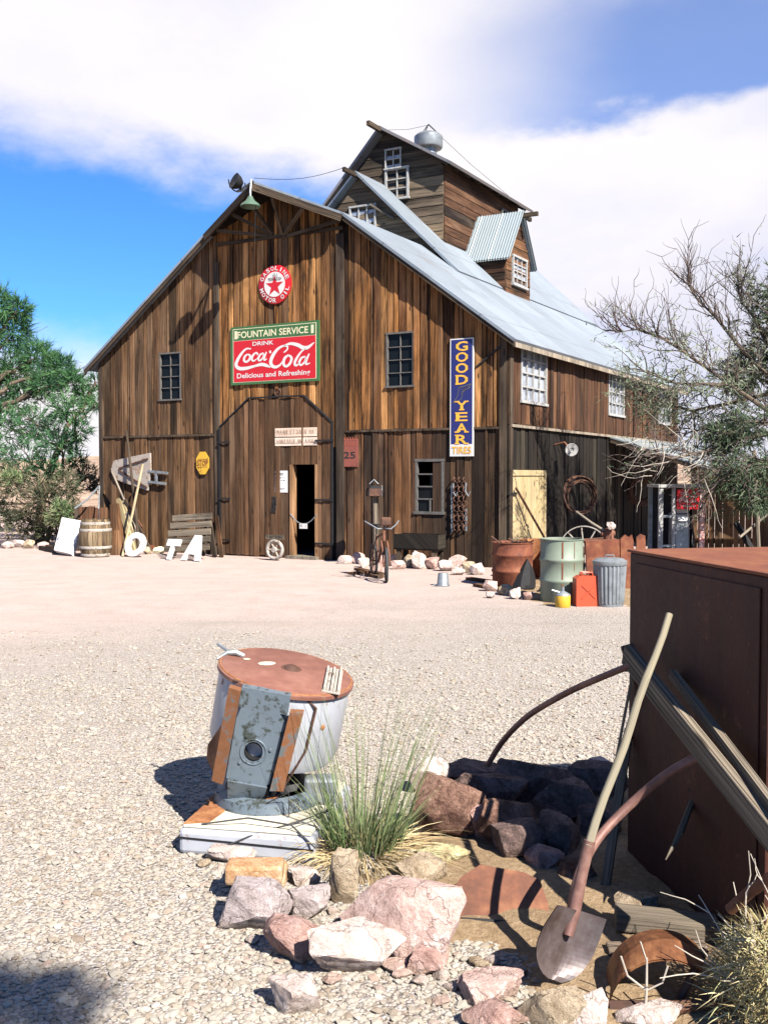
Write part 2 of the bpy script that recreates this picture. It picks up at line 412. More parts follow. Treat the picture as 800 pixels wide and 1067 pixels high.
M['pane_sky_pale'] = plain('sky_reflection_glass', (.24, .26, .30), .15, 0, .5, 3, 0, .6)  # pale tint stands in for white sky mirrored in the panes
M['rusted_blue'] = paint('rusted_bracket', (0.091, 0.105, 0.108), (0.182, 0.070, 0.025), .58, 8, .55, .1, .6)
M['enamel'] = paint('chipped_white_enamel', (0.331, 0.340, 0.368), (0.230, 0.092, 0.032), .40, 4.5, .35, 0, .5)
M['enamel_cream'] = paint('cream_enamel', (0.496, 0.456, 0.344), (0.360, 0.160, 0.048), .40, 5, .4)
M['blue_grey'] = paint('blue_grey_paint', (0.115, 0.149, 0.176), (0.034, 0.041, 0.034), .47, 9, .5, .15, .7)
M['galv'] = plain('galvanised', (0.206, 0.220, 0.225), .45, .5, .4, 8)
M['drum_green'] = paint('pale_green_paint', (0.158, 0.187, 0.134), (0.134, 0.048, 0.017), .36, 3.5, .55, 0, .5)
M['red_can'] = paint('orange_red_paint', (0.343, 0.042, 0.011), (0.138, 0.033, 0.011), .25, 6, .45)
M['yellow'] = paint('yellow_paint', (0.434, 0.252, 0.014), (0.140, 0.063, 0.021), .36, 10, .5)
M['cabinet'] = streaked('cabinet_rust_shaded', (0.032, 0.008, 0.004), (0.020, 0.006, 0.002), (0.050, 0.013, 0.006))  # rust of the body, darkened to carry the shade on its side face
M['cabinet_sunlit'] = streaked('cabinet_rust_sunlit', (0.129, 0.038, 0.015), (0.076, 0.023, 0.010), (0.176, 0.065, 0.023))  # same rust painted lighter for the sunlit door and top
M['sign_red'] = paint('sign_red', (0.360, 0.007, 0.010), (0.074, 0.025, 0.012), .36, 16, .35, 0, .12)
M['sign_green'] = paint('sign_green', (0.030, 0.094, 0.025), (0.050, 0.033, 0.017), .42, 12, .4, 0, .3)
M['sign_white'] = paint('sign_white', (0.433, 0.416, 0.390), (0.217, 0.109, 0.051), .36, 14, .4, 0, .1)
M['sign_cream'] = plain('cream_letters', (0.461, 0.422, 0.269), .5, 0, .15)
M['sign_navy'] = paint('sign_navy', (.012, .014, .085), (.12, .05, .02), .37, 14, .35, 0, .1)
M['sign_gold'] = plain('gold_letters', (0.576, 0.288, 0.032), .5, 0, .2)
M['sign_black'] = plain('black_letters', (.02, .018, .016), .6)
M['sign_yellow'] = paint('sign_yellow', (0.495, 0.285, 0.015), (0.195, 0.075, 0.015), .42, 8, .5, 0, .35)
M['sign_rust'] = paint('rusted_red_sign', (0.189, 0.043, 0.025), (0.084, 0.035, 0.021), .42, 9, .8, 0, .4)
M['board_pink'] = wood('faded_sign_board', [(0, (0.425, 0.306, 0.221)), (1, (0.527, 0.425, 0.340))], dark=.65, stain=.3, knots=False, bstr=.15)
M['ink'] = plain('faded_ink', (.27, .17, .11), .8)
M['rubber'] = plain('rubber', (.03, .03, .03), .8)
M['rock_pink'] = rockm('pink_rock', (.44, .315, .27), (.33, .22, .185), (.54, .43, .39))
M['rock_white'] = rockm('pale_rock', (.47, .385, .34), (.35, .27, .23), (.57, .50, .46))
M['rock_red'] = rockm('red_rock', (.34, .22, .185), (.23, .135, .11), (.43, .31, .27))
M['rock_grey'] = rockm('mauve_rock', (.36, .30, .285), (.26, .21, .195), (.47, .41, .385))
M['rock_brown'] = rockm('brown_rock', (.185, .105, .075), (.10, .052, .038), (.28, .17, .125), 7)
M['rock_tan'] = rockm('tan_rock', (.33, .26, .18), (.21, .155, .10), (.45, .38, .28))
M['rock_lichen'] = rockm('lichen_rock', (.40, .37, .20), (.26, .20, .11), (.50, .47, .30))
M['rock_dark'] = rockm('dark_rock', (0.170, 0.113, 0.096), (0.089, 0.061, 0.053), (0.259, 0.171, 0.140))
M['brick'] = rockm('worn_brick', (0.319, 0.197, 0.109), (0.245, 0.130, 0.061), (0.381, 0.272, 0.177), 8, .35)

# roof sheet: pale ribbed metal, ribs run down the slope (uv.y), spaced along uv.x
def ribbed(name, col, pitch, rustamt=.22):
    m = newmat(name); uv = nd('UVMap', uv_map='UVMap').outputs[0]; co = coords()
    s2 = nd('SeparateXYZ', {0: uv}); u = NS(s2.outputs[0])
    w = NS.m('SINE', u * (2 * PI / pitch)); a = noi(co, 1.6, 6, .65); b = noi(co, 9, 5, .6)
    v = NS(s2.outputs[1]); seam = NS.m('PINGPONG', u, .45).sm(.012, .0); lapl = NS.m('PINGPONG', v + 40.0, 1.2).sm(.03, .0)
    sid = NS.m('FLOOR', (u + 90.0) / .9) + NS.m('FLOOR', (v + 41.2) / 2.4) * 17.0
    sh1 = NS(nd('TexWhiteNoise', {'W': sid}, noise_dimensions='1D').outputs[0])
    c = mixc((a * .8 + b * .4).sm(.5, .85) * .45, col, tuple(x * .6 for x in col))
    c = mixc((a * .6 + b * .4).sm(1 - rustamt - .1, 1 - rustamt + .1) * .55, c, (.30, .19, .12))
    c = mixc(sh1 * .38, c, tuple(x * .45 for x in col)); c = mixc((seam * .5 + lapl * .6).clamp(), c, (.07, .07, .075))
    run = noi(nd('VectorMath', {0: uv, 1: (7, .5, 1)}, operation='MULTIPLY').outputs[0], 1.0, 5, .6); c = mixc((run + (a - .5) * .5).sm(.58, .78) * .4, c, (.17, .10, .06))
    finish(c, .5, .25, w * .5 + b * .1 + seam * .6, .35, .012, .4); return m
M['roof'] = ribbed('pale_roof_sheet', (0.191, 0.218, 0.241), .076)
M['roof_lean'] = ribbed('lean_to_sheet', (0.210, 0.238, 0.238), .076, .35)

# ------------------------------------------------------------------ ground
def ground_material():
    m = newmat('gravel_ground'); co = nd('TexCoord').outputs['Object']
    s2 = nd('SeparateXYZ', {0: co}); x, y = NS(s2.outputs[0]), NS(s2.outputs[1])
    big = noi(co, .35, 4, .6); mid = noi(co, 2.2, 5, .6); fine = noi(co, 160, 3, .6)
    v = nd('TexVoronoi', {'Vector': co, 'Scale': 34.0}); v2 = nd('TexVoronoi', {'Vector': co, 'Scale': 75.0})
    vd, vd2 = NS(v.outputs['Distance']), NS(v2.outputs['Distance'])
    vr = NS(nd('SeparateColor', {0: v2.outputs['Color']}).outputs[0])
    peb = ramp(vr, [(0, (0.175, 0.146, 0.119)), (.25, (0.264, 0.231, 0.197)), (.6, (0.300, 0.270, 0.239)), (.85, (0.241, 0.215, 0.192)), (1, (0.337, 0.314, 0.292))])
    gap = vd2.sm(.38, .72)
    gc = mixc(gap * .62, peb, (0.109, 0.088, 0.069))
    sand = ramp(mid * .6 + fine * .4, [(.3, (0.241, 0.173, 0.146)), (.5, (0.308, 0.231, 0.201)), (.7, (0.337, 0.264, 0.231))])
    sand = mixc(vr.sm(.86, .95) * .5, sand, (0.161, 0.125, 0.107))
    wgt = (y + (big - .5) * 9 + (mid - .5) * 2.5 - x * .35 - 11.6).sm(-3.2, 3.2) * .88
    c = mixc(wgt, gc, sand)
    c = mixc((big * .5 + mid * .5).sm(.55, .75) * .22, c, (0.183, 0.146, 0.124))
    trk = noi(nd('VectorMath', {0: co, 1: (.22, 1.5, 1)}, operation='MULTIPLY').outputs[0], 1.0, 5, .6)
    c = mixc((trk * .7 + mid * .4).sm(.56, .72) * .30, c, (0.156, 0.130, 0.104))
    h = mixc(wgt * .8, nd('CombineColor', {0: 1.0 - vd2}).outputs[0], nd('CombineColor', {0: fine * .5}).outputs[0])
    hh = NS(nd('SeparateColor', {0: h}).outputs[0]) + mid * .8
    finish(c, .95, 0, hh, .8, .012, .1); return m
M['ground'] = ground_material()
g = MB(); R = 600
g.poly([(-R, -R, 0), (R, -R, 0), (R, R, 0), (-R, R, 0)])
kind(g.build('gravel_ground', M['ground'], loc=(0, 0, 0)), 'structure')

def dirt_material():
    m = newmat('dry_dirt'); co = coords(); a = noi(co, 3, 5); b = noi(co, 45, 5, .7)
    v = nd('TexVoronoi', {'Vector': co, 'Scale': 48.0})
    vr = NS(nd('SeparateColor', {0: v.outputs['Color']}).outputs[0])
    c = ramp(b * .6 + a * .32 + vr * .08, [(.3, (0.110, 0.071, 0.041)), (.5, (0.182, 0.126, 0.073)), (.7, (0.255, 0.187, 0.116))])
    b2 = noi(co, 130, 4, .7); finish(c, .95, 0, b * .7 + b2 * .5 - NS(v.outputs[0]) * .15, .9, .014, .1); return m
M['dirt'] = dirt_material()

def mound(name, outline, h, mat, ncell=46, seed=1.0, rough=.02):
    """low heap of earth: grid over an outline, its edge tucked under the ground"""
    xs = [p.x for p in outline]; ys = [p.y for p in outline]
    x0, x1, y0, y1 = min(xs) - .1, max(xs) + .1, min(ys) - .1, max(ys) + .1
    def dist(p):
        dmin = 9; ins = False
        for k in range(len(outline)):
            a, b = outline[k], outline[(k + 1) % len(outline)]
            ab = b - a; t = max(0, min(1, (p - a).dot(ab) / ab.dot(ab))); dmin = min(dmin, (p - a - ab * t).length)
            if (a.y > p.y) != (b.y > p.y) and p.x < (b.x - a.x) * (p.y - a.y) / (b.y - a.y) + a.x: ins = not ins
        return dmin if ins else -dmin
    mb = MB(); vs = []
    for j in range(ncell + 1):
        for i in range(ncell + 1):
            p = V((x0 + (x1 - x0) * i / ncell, y0 + (y1 - y0) * j / ncell, 0))
            dd = dist(p) + .1 * noise.noise(p * 4 + V((seed, 0, 0)))
            t = max(-.3, min(1, dd / .45)); z = h * (1 - (1 - max(0, t)) ** 2) if t > 0 else t * .1
            z += rough * noise.noise(p * 7 + V((0, seed, 0))) * max(0, t) + .4 * rough * noise.noise(p * 22)* max(0, t) - .012
            vs.append(V((p.x, p.y, z)))
    mb.v = vs; n = ncell + 1
    for j in range(ncell):
        for i in range(ncell):
            q = [j * n + i, j * n + i + 1, (j + 1) * n + i + 1, (j + 1) * n + i]
            if max(vs[k].z for k in q) > -.03:
                mb.f.append(tuple(q)); mb.uv.append([(0, 0)] * 4); mb.r.append(.5)
    return kind(mb.build(name, mat, smooth=True, split=0), 'structure')
fg_out = [G(*p) for p in ((405, 905), (440, 838), (520, 815), (660, 812), (1100, 850), (1200, 1060), (600, 1110), (500, 1000), (440, 985), (390, 950), (345, 905))]
mound('dirt_ground', fg_out, .045, M['dirt'])
mound('dirt_ground', [G(*p) for p in ((490, 610), (530, 598), (700, 596), (900, 600), (900, 640), (560, 632))], .02, M['dirt'], 40, 4.0, .03)

# far rise of the desert behind barn and trees
hb = MB(); nx, ny = 60, 10
for j in range(ny + 1):
    for i in range(nx + 1):
        a = -1.15 + 2.3 * i / nx; rr = 34 + j * 14
        z = max(0, (j / ny) * 7.5 * (.62 + .6 * noise.noise(V((a * 3.1, j * .2, 3)))) + .8 * noise.noise(V((a * 9, j * .7, 8))) * (j > 0)) - .05 * (j == 0)
        hb.v.append(V((rr * math.sin(a), rr * math.cos(a), z if j else -.2)))
for j in range(ny):
    for i in range(nx):
        q = j * (nx + 1) + i
        hb.f.append((q, q + 1, q + nx + 2, q + nx + 1)); hb.uv.append([(0, 0)] * 4); hb.r.append(.5)
M['hill'] = rockm('desert_slope', (.24, .165, .115), (.15, .10, .07), (.33, .24, .17), .35, .5)
kind(hb.build('hill', M['hill'], smooth=True, split=0), 'structure')
# ================================================================== THE BARN
barn = thing('barn', 'tall weathered wooden barn with metal roof, hooded gable and rooftop tower', 'barn', C0)
EZ, BZ, RZ = 4.13, 6.53, 7.19            # eave, break and ridge heights
A1, AM, A2 = 3.17, 4.77, 6.36            # break, ridge, break along the front
BL = 11.3                                # length
def ztop(a):
    if a > AM: a = 2 * AM - a
    return EZ + (BZ - EZ) * a / A1 if a < A1 else BZ + (RZ - BZ) * (a - A1) / (AM - A1)

def wallplanks(mb, fr, x0, x1, z0, topf, holes, width, jit=.3, th=.022, fixed=(), seed=1, rlo=0, rhi=1):
    """vertical boards from x0 to x1; fr(x, d, z) maps wall coords (d outward) to the world"""
    rg = random.Random(seed)
    xs = {x0, x1, *fixed}
    for h in holes: xs |= {h[0], h[1]}
    xs = sorted(x for x in xs if x0 <= x <= x1)
    cols = []
    for a, b in zip(xs, xs[1:]):
        n = max(1, round((b - a) / width)); cut = [a + (b - a) * k / n + (rg.uniform(-jit, jit) * (b - a) / n * .5 if 0 < k < n else 0) for k in range(n + 1)]
        cols += list(zip(cut, cut[1:]))
    for a, b in cols:
        iv = [(z0, None)]
        for hx0, hx1, hz0, hz1 in holes:
            if hx0 < (a + b) / 2 < hx1:
                iv = [(z0, hz0)] if hz0 > z0 + .02 else []
                iv.append((hz1, None))
        r = rg.uniform(rlo, rhi); off = rg.random() * 30
        d0 = rg.uniform(.0, .026); g = rg.uniform(.004, .013)
        for lo, hi in iv:
            ta, tb = (topf(a + g), topf(b - g)) if hi is None else (hi, hi)
            if ta - lo < .03 and tb - lo < .03: continue
            lo2 = lo + (rg.uniform(-.03, .02) if lo == z0 else 0)
            tj = rg.uniform(-.012, .012)
            P = lambda x, d, z: fr(x, d, z)
            q = [(a + g, lo2), (b - g, lo2), (b - g, tb), (a + g, ta)]
            f0 = [P(x, d0, z) for x, z in q]; tw = rg.uniform(-.006, .006)
            f1 = [P(x, d0 + th + (tw if i in (0, 3) else -tw), z) for i, (x, z) in enumerate(q)]
            uv = [(x + off, z + off) for x, z in q]
            ctr = sum(f1, V()) / 4; back = sum(f0, V()) / 4; outw = ctr - back
            def add(pp, uu, want):
                nn = (pp[1] - pp[0]).cross(pp[2] - pp[0])
                if nn.dot(want) < 0: pp, uu = pp[::-1], uu[::-1]
                mb.poly(pp, uu, r)
            add(f1, uv, outw)
            for i in range(4):
                j = (i + 1) % 4
                add([f0[i], f0[j], f1[j], f1[i]], [uv[i], uv[j], uv[j], uv[i]], (f0[i] + f0[j]) / 2 - back)
def frF(x, d, z): return B(-x, 0, z) + NF * d          # front wall: x = -a
def frS(x, d, z): return B(0, x, z) + NSIDE * d        # near side wall: x = b

def rectF(x0, y0, x1, y1):
    p = onF((x0 + x1) / 2, (y0 + y1) / 2); l, r = onF(x0, (y0 + y1) / 2).x, onF(x1, (y0 + y1) / 2).x
    t, b = onF((x0 + x1) / 2, y0).z, onF((x0 + x1) / 2, y1).z
    return (-l, -r, b, t)
def rectS(x0, y0, x1, y1):
    l, r = onS(x0, (y0 + y1) / 2).y, onS(x1, (y0 + y1) / 2).y
    t, b = onS((x0 + x1) / 2, y0).z, onS((x0 + x1) / 2, y1).z
    return (l, r, b, t)
W1 = rectF(168, 369, 189, 416); W2 = rectF(404, 348, 431, 402); W3 = rectF(434, 481, 462, 533); DR = rectF(305.5, 484, 332.5, 584)
DR = (DR[0], DR[1], -.05, DR[3])
TR = 2.50                                                # the seam between upper and lower boards
# front siding in bays: grey left bay, honey middle bay, dark right bay; lower boards darker
aL, aM1, aM2 = -9.49, -onF(228, 400).x, -onF(355, 400).x
mb = MB(); fx = (-A2, -AM, -A1)
wallplanks(mb, frF, aL, aM1, TR, lambda x: ztop(-x), [W1], .15, jit=.8, fixed=fx, seed=3)
front = mb.build('front_wall', M['siding_grey'], barn)
mb = MB(); wallplanks(mb, frF, aM1, aM2, 2.2, lambda x: ztop(-x), [], .125, jit=.9, fixed=fx, seed=5, rlo=.1)
mb.build('front_wall', M['siding'], barn)
mb = MB(); wallplanks(mb, frF, aM2, 0, TR, lambda x: ztop(-x), [W2], .13, jit=.9, fixed=fx, seed=11)
mb.build('front_wall', M['siding'], barn)
mb = MB(); wallplanks(mb, frF, aL, aM1, 0, lambda x: TR - .015, [], .15, jit=.8, seed=13, rlo=.1)
mb.build('front_wall', M['siding_grey'], barn)
mb = MB(); wallplanks(mb, frF, aM2, -1.42, 0, lambda x: TR - .015, [W3], .14, jit=.9, seed=17)
mb.build('front_wall', M['siding_dark'], barn)
mb = MB(); wallplanks(mb, frF, -1.42, 0, 0, lambda x: TR - .015, [], .15, jit=.9, seed=19)
mb.build('front_wall', M['char_siding'], barn)
# wall behind the boards, with real openings (door and windows see into the dark barn)
def sheet_with_holes(mb, fr, x0, x1, z0, topf, holes, d, brk=()):
    xs = {x0, x1, *brk}
    for h in holes: xs |= {h[0], h[1]}
    xs = sorted(x for x in xs if x0 <= x <= x1)
    for a, b in zip(xs, xs[1:]):
        hs = [h for h in holes if h[0] < (a + b) / 2 < h[1]]
        iv = [(z0, None)]
        for h in sorted(hs, key=lambda q: q[2]):
            iv[-1] = (iv[-1][0], h[2]); iv.append((h[3], None))
        for lo, hi in iv:
            if hi is not None and hi <= lo: continue
            ta, tb = (hi, hi) if hi is not None else (topf(a), topf(b))
            mb.poly([fr(a, d, lo), fr(b, d, lo), fr(b, d, tb), fr(a, d, ta)])
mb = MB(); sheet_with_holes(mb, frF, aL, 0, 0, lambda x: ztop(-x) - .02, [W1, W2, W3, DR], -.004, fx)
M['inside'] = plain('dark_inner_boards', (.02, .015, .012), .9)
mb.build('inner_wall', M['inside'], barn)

# near side wall
SW = [rectS(541, 362, 567, 419), rectS(632, 387, 648, 432), rectS(684, 402, 697, 441)]
SD = rectS(527, 491, 565, 575); SD = (SD[0] + .1, SD[1] + .02, 0.02, SD[3])
mb = MB(); wallplanks(mb, frS, 0, BL, TR + .06, lambda x: EZ - .03, SW, .19, seed=21)
mb.build('side_wall', M['red_siding'], barn)
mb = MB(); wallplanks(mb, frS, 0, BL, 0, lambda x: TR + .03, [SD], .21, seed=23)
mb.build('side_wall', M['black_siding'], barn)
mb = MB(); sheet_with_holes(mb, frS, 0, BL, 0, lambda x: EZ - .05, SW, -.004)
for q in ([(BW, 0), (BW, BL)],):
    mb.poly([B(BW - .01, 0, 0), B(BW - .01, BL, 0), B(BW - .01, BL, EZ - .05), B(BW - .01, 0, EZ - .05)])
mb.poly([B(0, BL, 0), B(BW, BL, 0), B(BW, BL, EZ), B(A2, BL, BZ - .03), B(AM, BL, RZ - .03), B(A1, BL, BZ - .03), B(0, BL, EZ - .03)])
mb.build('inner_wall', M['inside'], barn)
mb = MB(); wallplanks(mb, lambda x, d, z: B(BW, x, z) - NSIDE * d, 0, BL, 0, lambda x: EZ - .03, [], .3, seed=25)
mb.build('side_wall', M['siding_grey'], barn)

# trim: corner boards, seam flashing, bay posts
mb = MB()
def vboard(x, z0, z1, w, d=.04, t=.028): mb.box(frF(x - w / 2, d, z0), U * w, ZU * (z1 - z0), NF * t)
vboard(aL + .05, 0, EZ - .05, .11); vboard(-.05, 0, EZ - .06, .13)
vboard(aM1, 0, 6.0, .13); vboard(aM2 + .02, 0, 6.25, .17)
mb.box(frF(aL, .042, TR - .04), U * (aM1 - aL - .07), ZU * .045, NF * .022)
mb.box(frF(aM2 + .11, .042, TR - .035), U * (-aM2 - .2), ZU * .04, NF * .02)
mb.box(frS(.0, .042, 0), VV * .12, ZU * (EZ - .05), NSIDE * .028)
mb.build('corner_trim', M['trim'], barn)
mb = MB(); mb.box(frS(.05, .042, TR + .0), VV * (BL - .1), ZU * .05, NSIDE * .05)
mb.build('drip_board', M['fascia'], barn)
# dark diagonal brace line near the right corner
mb = MB(); p, q = onF(497, 383), onF(524, 360)
mb.bar(frF(-p.x, .055, p.z), frF(-q.x, .055, q.z), .03, .03, NF); mb.build('iron_brace', M['iron'], barn)

# roof ----------------------------------------------------------------
def slope(mb, quad, th=.05):
    """sheet with thickness; uv.x along the barn, uv.y down the slope"""
    q = [V(p) for p in quad]; n = (q[1] - q[0]).cross(q[2] - q[0]).normalized()
    if n.z < 0: q = q[::-1]; n = -n
    e = VV; dn = n.cross(e).normalized()
    uv = lambda p: ((p - q[0]).dot(e), (p - q[0]).dot(dn))
    lo = [p - n * th for p in q]
    mb.poly(q, [uv(p) for p in q], .5); mb.poly(lo[::-1], [uv(p) for p in lo[::-1]], .5)
    for i in range(len(q)):
        j = (i + 1) % len(q); mb.poly([q[i], lo[i], lo[j], q[j]], [uv(q[i]), uv(q[i]), uv(q[j]), uv(q[j])], .5)
OV, RB = .25, BL + .25
mb = MB(); t = .06
ez = lambda a: EZ + (BZ - EZ) * a / A1 + t
slope(mb, [B(-.26, -OV, ez(-.26)), B(-.26, RB, ez(-.26)), B(A1, RB, BZ + t), B(A1, -OV, BZ + t)])
slope(mb, [B(BW + .26, -OV, ez(-.26)), B(BW + .26, RB, ez(-.26)), B(A2, RB, BZ + t), B(A2, -OV, BZ + t)])
TIP = (AM, -.80)
slope(mb, [B(A1, -OV, BZ + t), B(A1, RB, BZ + t), B(AM, RB, RZ + t), B(*TIP, RZ + t)])
slope(mb, [B(A2, -OV, BZ + t), B(A2, RB, BZ + t), B(AM, RB, RZ + t), B(*TIP, RZ + t)])
roof = mb.build('roof', M['roof'], barn)
mb = MB()   # rafters and boards under the overhangs: dark wood closing the sheet from below
for (a0, z0), (a1, z1) in (((-.24, ez(-.24)), (A1, BZ + t)), ((BW + .24, ez(-.24)), (A2, BZ + t))):
    mb = MB(); mb.box(B(a0, -OV + .02, z0 - .15), VV * .03, B(a1, 0, z1) - B(a0, 0, z0), ZU * .09); mb.build('rake_board', M['trim'], barn)
mb = MB(); mb.box(B(-.2, -OV + .04, ez(-.2) - .17), VV * (RB + OV - .06), ZU * .10, U * .03); mb.build('eave_board', M['fascia'], barn)
mb = MB()
for a in (A1, A2): mb.bar(B(*TIP, RZ - .06), B(a, -OV - .02, BZ - .06), .05, .13)
mb.build('hood_edge', M['trim'], barn)
mb = MB()
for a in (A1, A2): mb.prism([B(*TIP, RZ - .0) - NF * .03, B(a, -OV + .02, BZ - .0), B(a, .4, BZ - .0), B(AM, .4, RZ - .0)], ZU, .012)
mb.build('hood_shade_boards', M['black_siding'], barn)  # black boards added so the underside of the hood reads as shade
mb = MB()
for k, (s, tt) in enumerate([(1, .15), (1, .45), (1, .78), (-1, .2), (-1, .55), (-1, .95)]):
    ae = A2 if s > 0 else A1
    e = B(AM + (ae - AM) * tt, TIP[1] + (-OV - TIP[1]) * tt + .06, RZ - .12 + (BZ - RZ) * tt)
    w = B(AM + .12 * s, -.04, 6.42 - .02 * k)
    mb.bar(w, e, .055, .055)
mb.bar(B(A2 - .1, -.06, 6.35), B(A1 + .1, -.06, 6.35), .05, .06)
mb.build('hood_struts', M['trim'], barn)

# windows: frame with muntins (part) and a pane sheet (sub-part)
def window(fr, rc, nx, nz, fm, pm, fw=.034, mw=.017, d=.02, skip=(), name='window'):
    x0, x1, z0, z1 = rc; mb = MB()
    nn = fr(0, 1, 0) - fr(0, 0, 0); xx = fr(1, 0, 0) - fr(0, 0, 0)
    mb.box(fr(x0 - .02, -.03, z0), xx * fw, ZU * (z1 - z0), nn * (d + .05)); mb.box(fr(x1 + .02 - fw, -.03, z0), xx * fw, ZU * (z1 - z0), nn * (d + .05))
    mb.box(fr(x0 - .03, -.03, z1), xx * (x1 - x0 + .06), ZU * fw, nn * (d + .055)); mb.box(fr(x0 - .04, -.03, z0 - fw), xx * (x1 - x0 + .08), ZU * fw, nn * (d + .075))
    for i in range(1, nx):
        if ('x', i) in skip: continue
        x = x0 + (x1 - x0) * i / nx; mb.box(fr(x - mw / 2, -.02, z0), xx * mw, ZU * (z1 - z0), nn * (d + .02))
    for i in range(1, nz):
        if ('z', i) in skip: continue
        z = z0 + (z1 - z0) * i / nz; mb.box(fr(x0, -.02, z - mw / 2), xx * (x1 - x0), ZU * mw, nn * (d + .023))
    o = mb.build(name, fm, barn)
    if pm:
        mb = MB(); ii = 0
        for i in range(nx):
            for k in range(nz):
                if ('p', i, k) in skip: continue
                xa, xb = x0 + (x1 - x0) * i / nx, x0 + (x1 - x0) * (i + 1) / nx; za, zb = z0 + (z1 - z0) * k / nz, z0 + (z1 - z0) * (k + 1) / nz
                tl = rng.uniform(-.004, .004)
                mb.poly([fr(xa, -.008 + tl, za), fr(xb, -.008, za), fr(xb, -.008 - tl, zb), fr(xa, -.008, zb)])
        mb.build('pane', pm, o)
    return o
window(frF, W1, 2, 4, M['frame_dark'], M['pane_dark'])
window(frF, W2, 2, 4, M['frame_dark'], M['pane_dark'])
window(frF, W3, 2, 4, M['frame_dark'], M['pane_dark'], .05, .025, skip={('x', 1), ('p', 0, 3), ('p', 1, 3), ('p', 0, 2)})
for i, rc in enumerate(SW): window(frS, rc, 4, 4, M['frame_white'], M['pane_sky_pale'], .05, .026, .03)
mb = MB(); x0, x1, z0, z1 = W3
mb.box(frF((x0 + x1) / 2, .0, z0), U * .025, ZU * (z1 - z0) * .26, NF * .03); mb.build('broken_muntin', M['frame_dark'], barn)

# arched double door of narrow boards, standing proud of the wall
dl, dr = -onF(233, 500).x, -onF(347.5, 500).x
tl, tr2 = onF(233, 446).z, onF(347.5, 441).z; cx0, cx1 = -onF(262, 417).x, -onF(319, 416).x; ct = onF(290, 416).z
def archtop(x):
    if x < cx0: return tl + (ct - tl) * (x - dl) / (cx0 - dl)
    if x > cx1: return ct + (tr2 - ct) * (x - cx1) / (dr - cx1)
    return ct
mb = MB(); wallplanks(mb, lambda x, d, z: frF(x, d + .055, z), dl, dr, .02, archtop, [DR], .12, fixed=(cx0, cx1), seed=31, th=.02)
adoor = mb.build('arched_door', M['door_wood'], barn)
mb = MB(); pts = [(dl - .02, 0), (dl - .02, tl + .02), (cx0, ct + .04), (cx1, ct + .04), (dr + .02, tr2 + .02), (dr + .02, 0)]
for (xa, za), (xb, zb) in zip(pts, pts[1:]): mb.bar(frF(xa, .085, za), frF(xb, .085, zb), .03, .05, NF)
mb.build('door_track', M['iron'], adoor)
for z in (2.3, 1.15, .3):
    for x_, w_ in ((dr - .35, .42), (dl - .05, .3)): mb = MB(); mb.box(frF(x_, .112, z), U * w_, ZU * .035, NF * .012); mb.build('strap_hinge', M['iron'], adoor)
mb = MB(); x0, x1, z0, z1 = DR
mb.box(frF(x0 - .02, -.05, .02), U * .07, ZU * (z1 - .02), NF * .15); mb.box(frF(x1 - .04, -.05, .02), U * .06, ZU * (z1 - .02), NF * .145)
jo = mb.build('door_frame', M['jamb'], barn)
mb = MB(); mb.box(frF(x0 - .05, -.1, .0), U * (x1 - x0 + .1), ZU * .06, NF * .3); mb.build('threshold', M['fascia'], jo)

# side door of cream boards
mb = MB(); x0, x1, z0, z1 = SD
for k in range(4):
    w = (x1 - x0 - .12) / 4; mb.box(frS(x0 + .06 + k * w + .003, .01, z0), VV * (w - .006), ZU * (z1 - z0 - .08), NSIDE * .03)
sdoor = mb.build('side_door', M['new_wood'], barn)
mb = MB()
for xa in (x0 - .02, x1 - .06): mb.box(frS(xa, .0, z0), VV * .08, ZU * (z1 - z0), NSIDE * .06)
mb.box(frS(x0 - .02, .0, z1 - .08), VV * (x1 - x0 + .04), ZU * .1, NSIDE * .062); mb.build('door_frame', M['new_wood'], sdoor)
mb = MB(); mb.box(frS(x0 - .15, .064, z1 - .42), VV * .35, ZU * .04, NSIDE * .015); mb.box(frS(x0 - .1, .064, z1 - 1.35), VV * .3, ZU * .04, NSIDE * .015)
mb.build('hinge', M['iron'], sdoor)
mb = MB(); mb.bar(frS(x0 + .12, .05, z0 + .2), frS(x1 - .15, .05, z0 + 1.25), .08, .02, NSIDE); mb.build('door_brace', M['new_wood'], sdoor)

# upper gable behind the ridge ----------------------------------------
GB, GA, GZ = 2.94, 4.78, 8.34
gs = .98
def lap(mb, fr, poly_lr, z0, z1, h, seed, th=.022):
    """horizontal lap boards; poly_lr(z) -> (xl, xr)"""
    rg = random.Random(seed); z = z0
    while z < z1 - .02:
        zt = min(z1, z + h * rg.uniform(.85, 1.15)); (l0, r0), (l1, r1) = poly_lr(z), poly_lr(zt)
        if r0 - l0 > .02:
            r = rg.random(); off = rg.random() * 20; sg = rg.uniform(-.015, .015)
            if r1 < l1: l1 = r1 = (l1 + r1) / 2
            cut = l0 + (r0 - l0) * rg.uniform(.3, .7)
            q = [fr(l0, .0, z), fr(r0, .0, z), fr(r1, .0, zt), fr(l1, .0, zt)]
            nn = fr(0, 1, 0) - fr(0, 0, 0)
            fq = [q[0] + nn * (th + .012), q[1] + nn * (th + .012), q[2] + nn * th, q[3] + nn * th]
            uv = [(z + off, l0), (z + off, r0), (zt + off, r1), (zt + off, l1)]
            mb.poly(fq, uv, r); mb.poly([q[0], q[1], fq[1], fq[0]], uv, r); mb.poly([q[1], q[2], fq[2], fq[1]], uv, r)
            mb.poly([q[3], q[0], fq[0], fq[3]], uv, r); mb.poly(q[::-1], uv, r)
        z = zt
def gable(fr_a, half, zr, sl):
    return lambda z: (-fr_a - min(half, (zr - z) / sl), -fr_a + min(half, (zr - z) / sl))
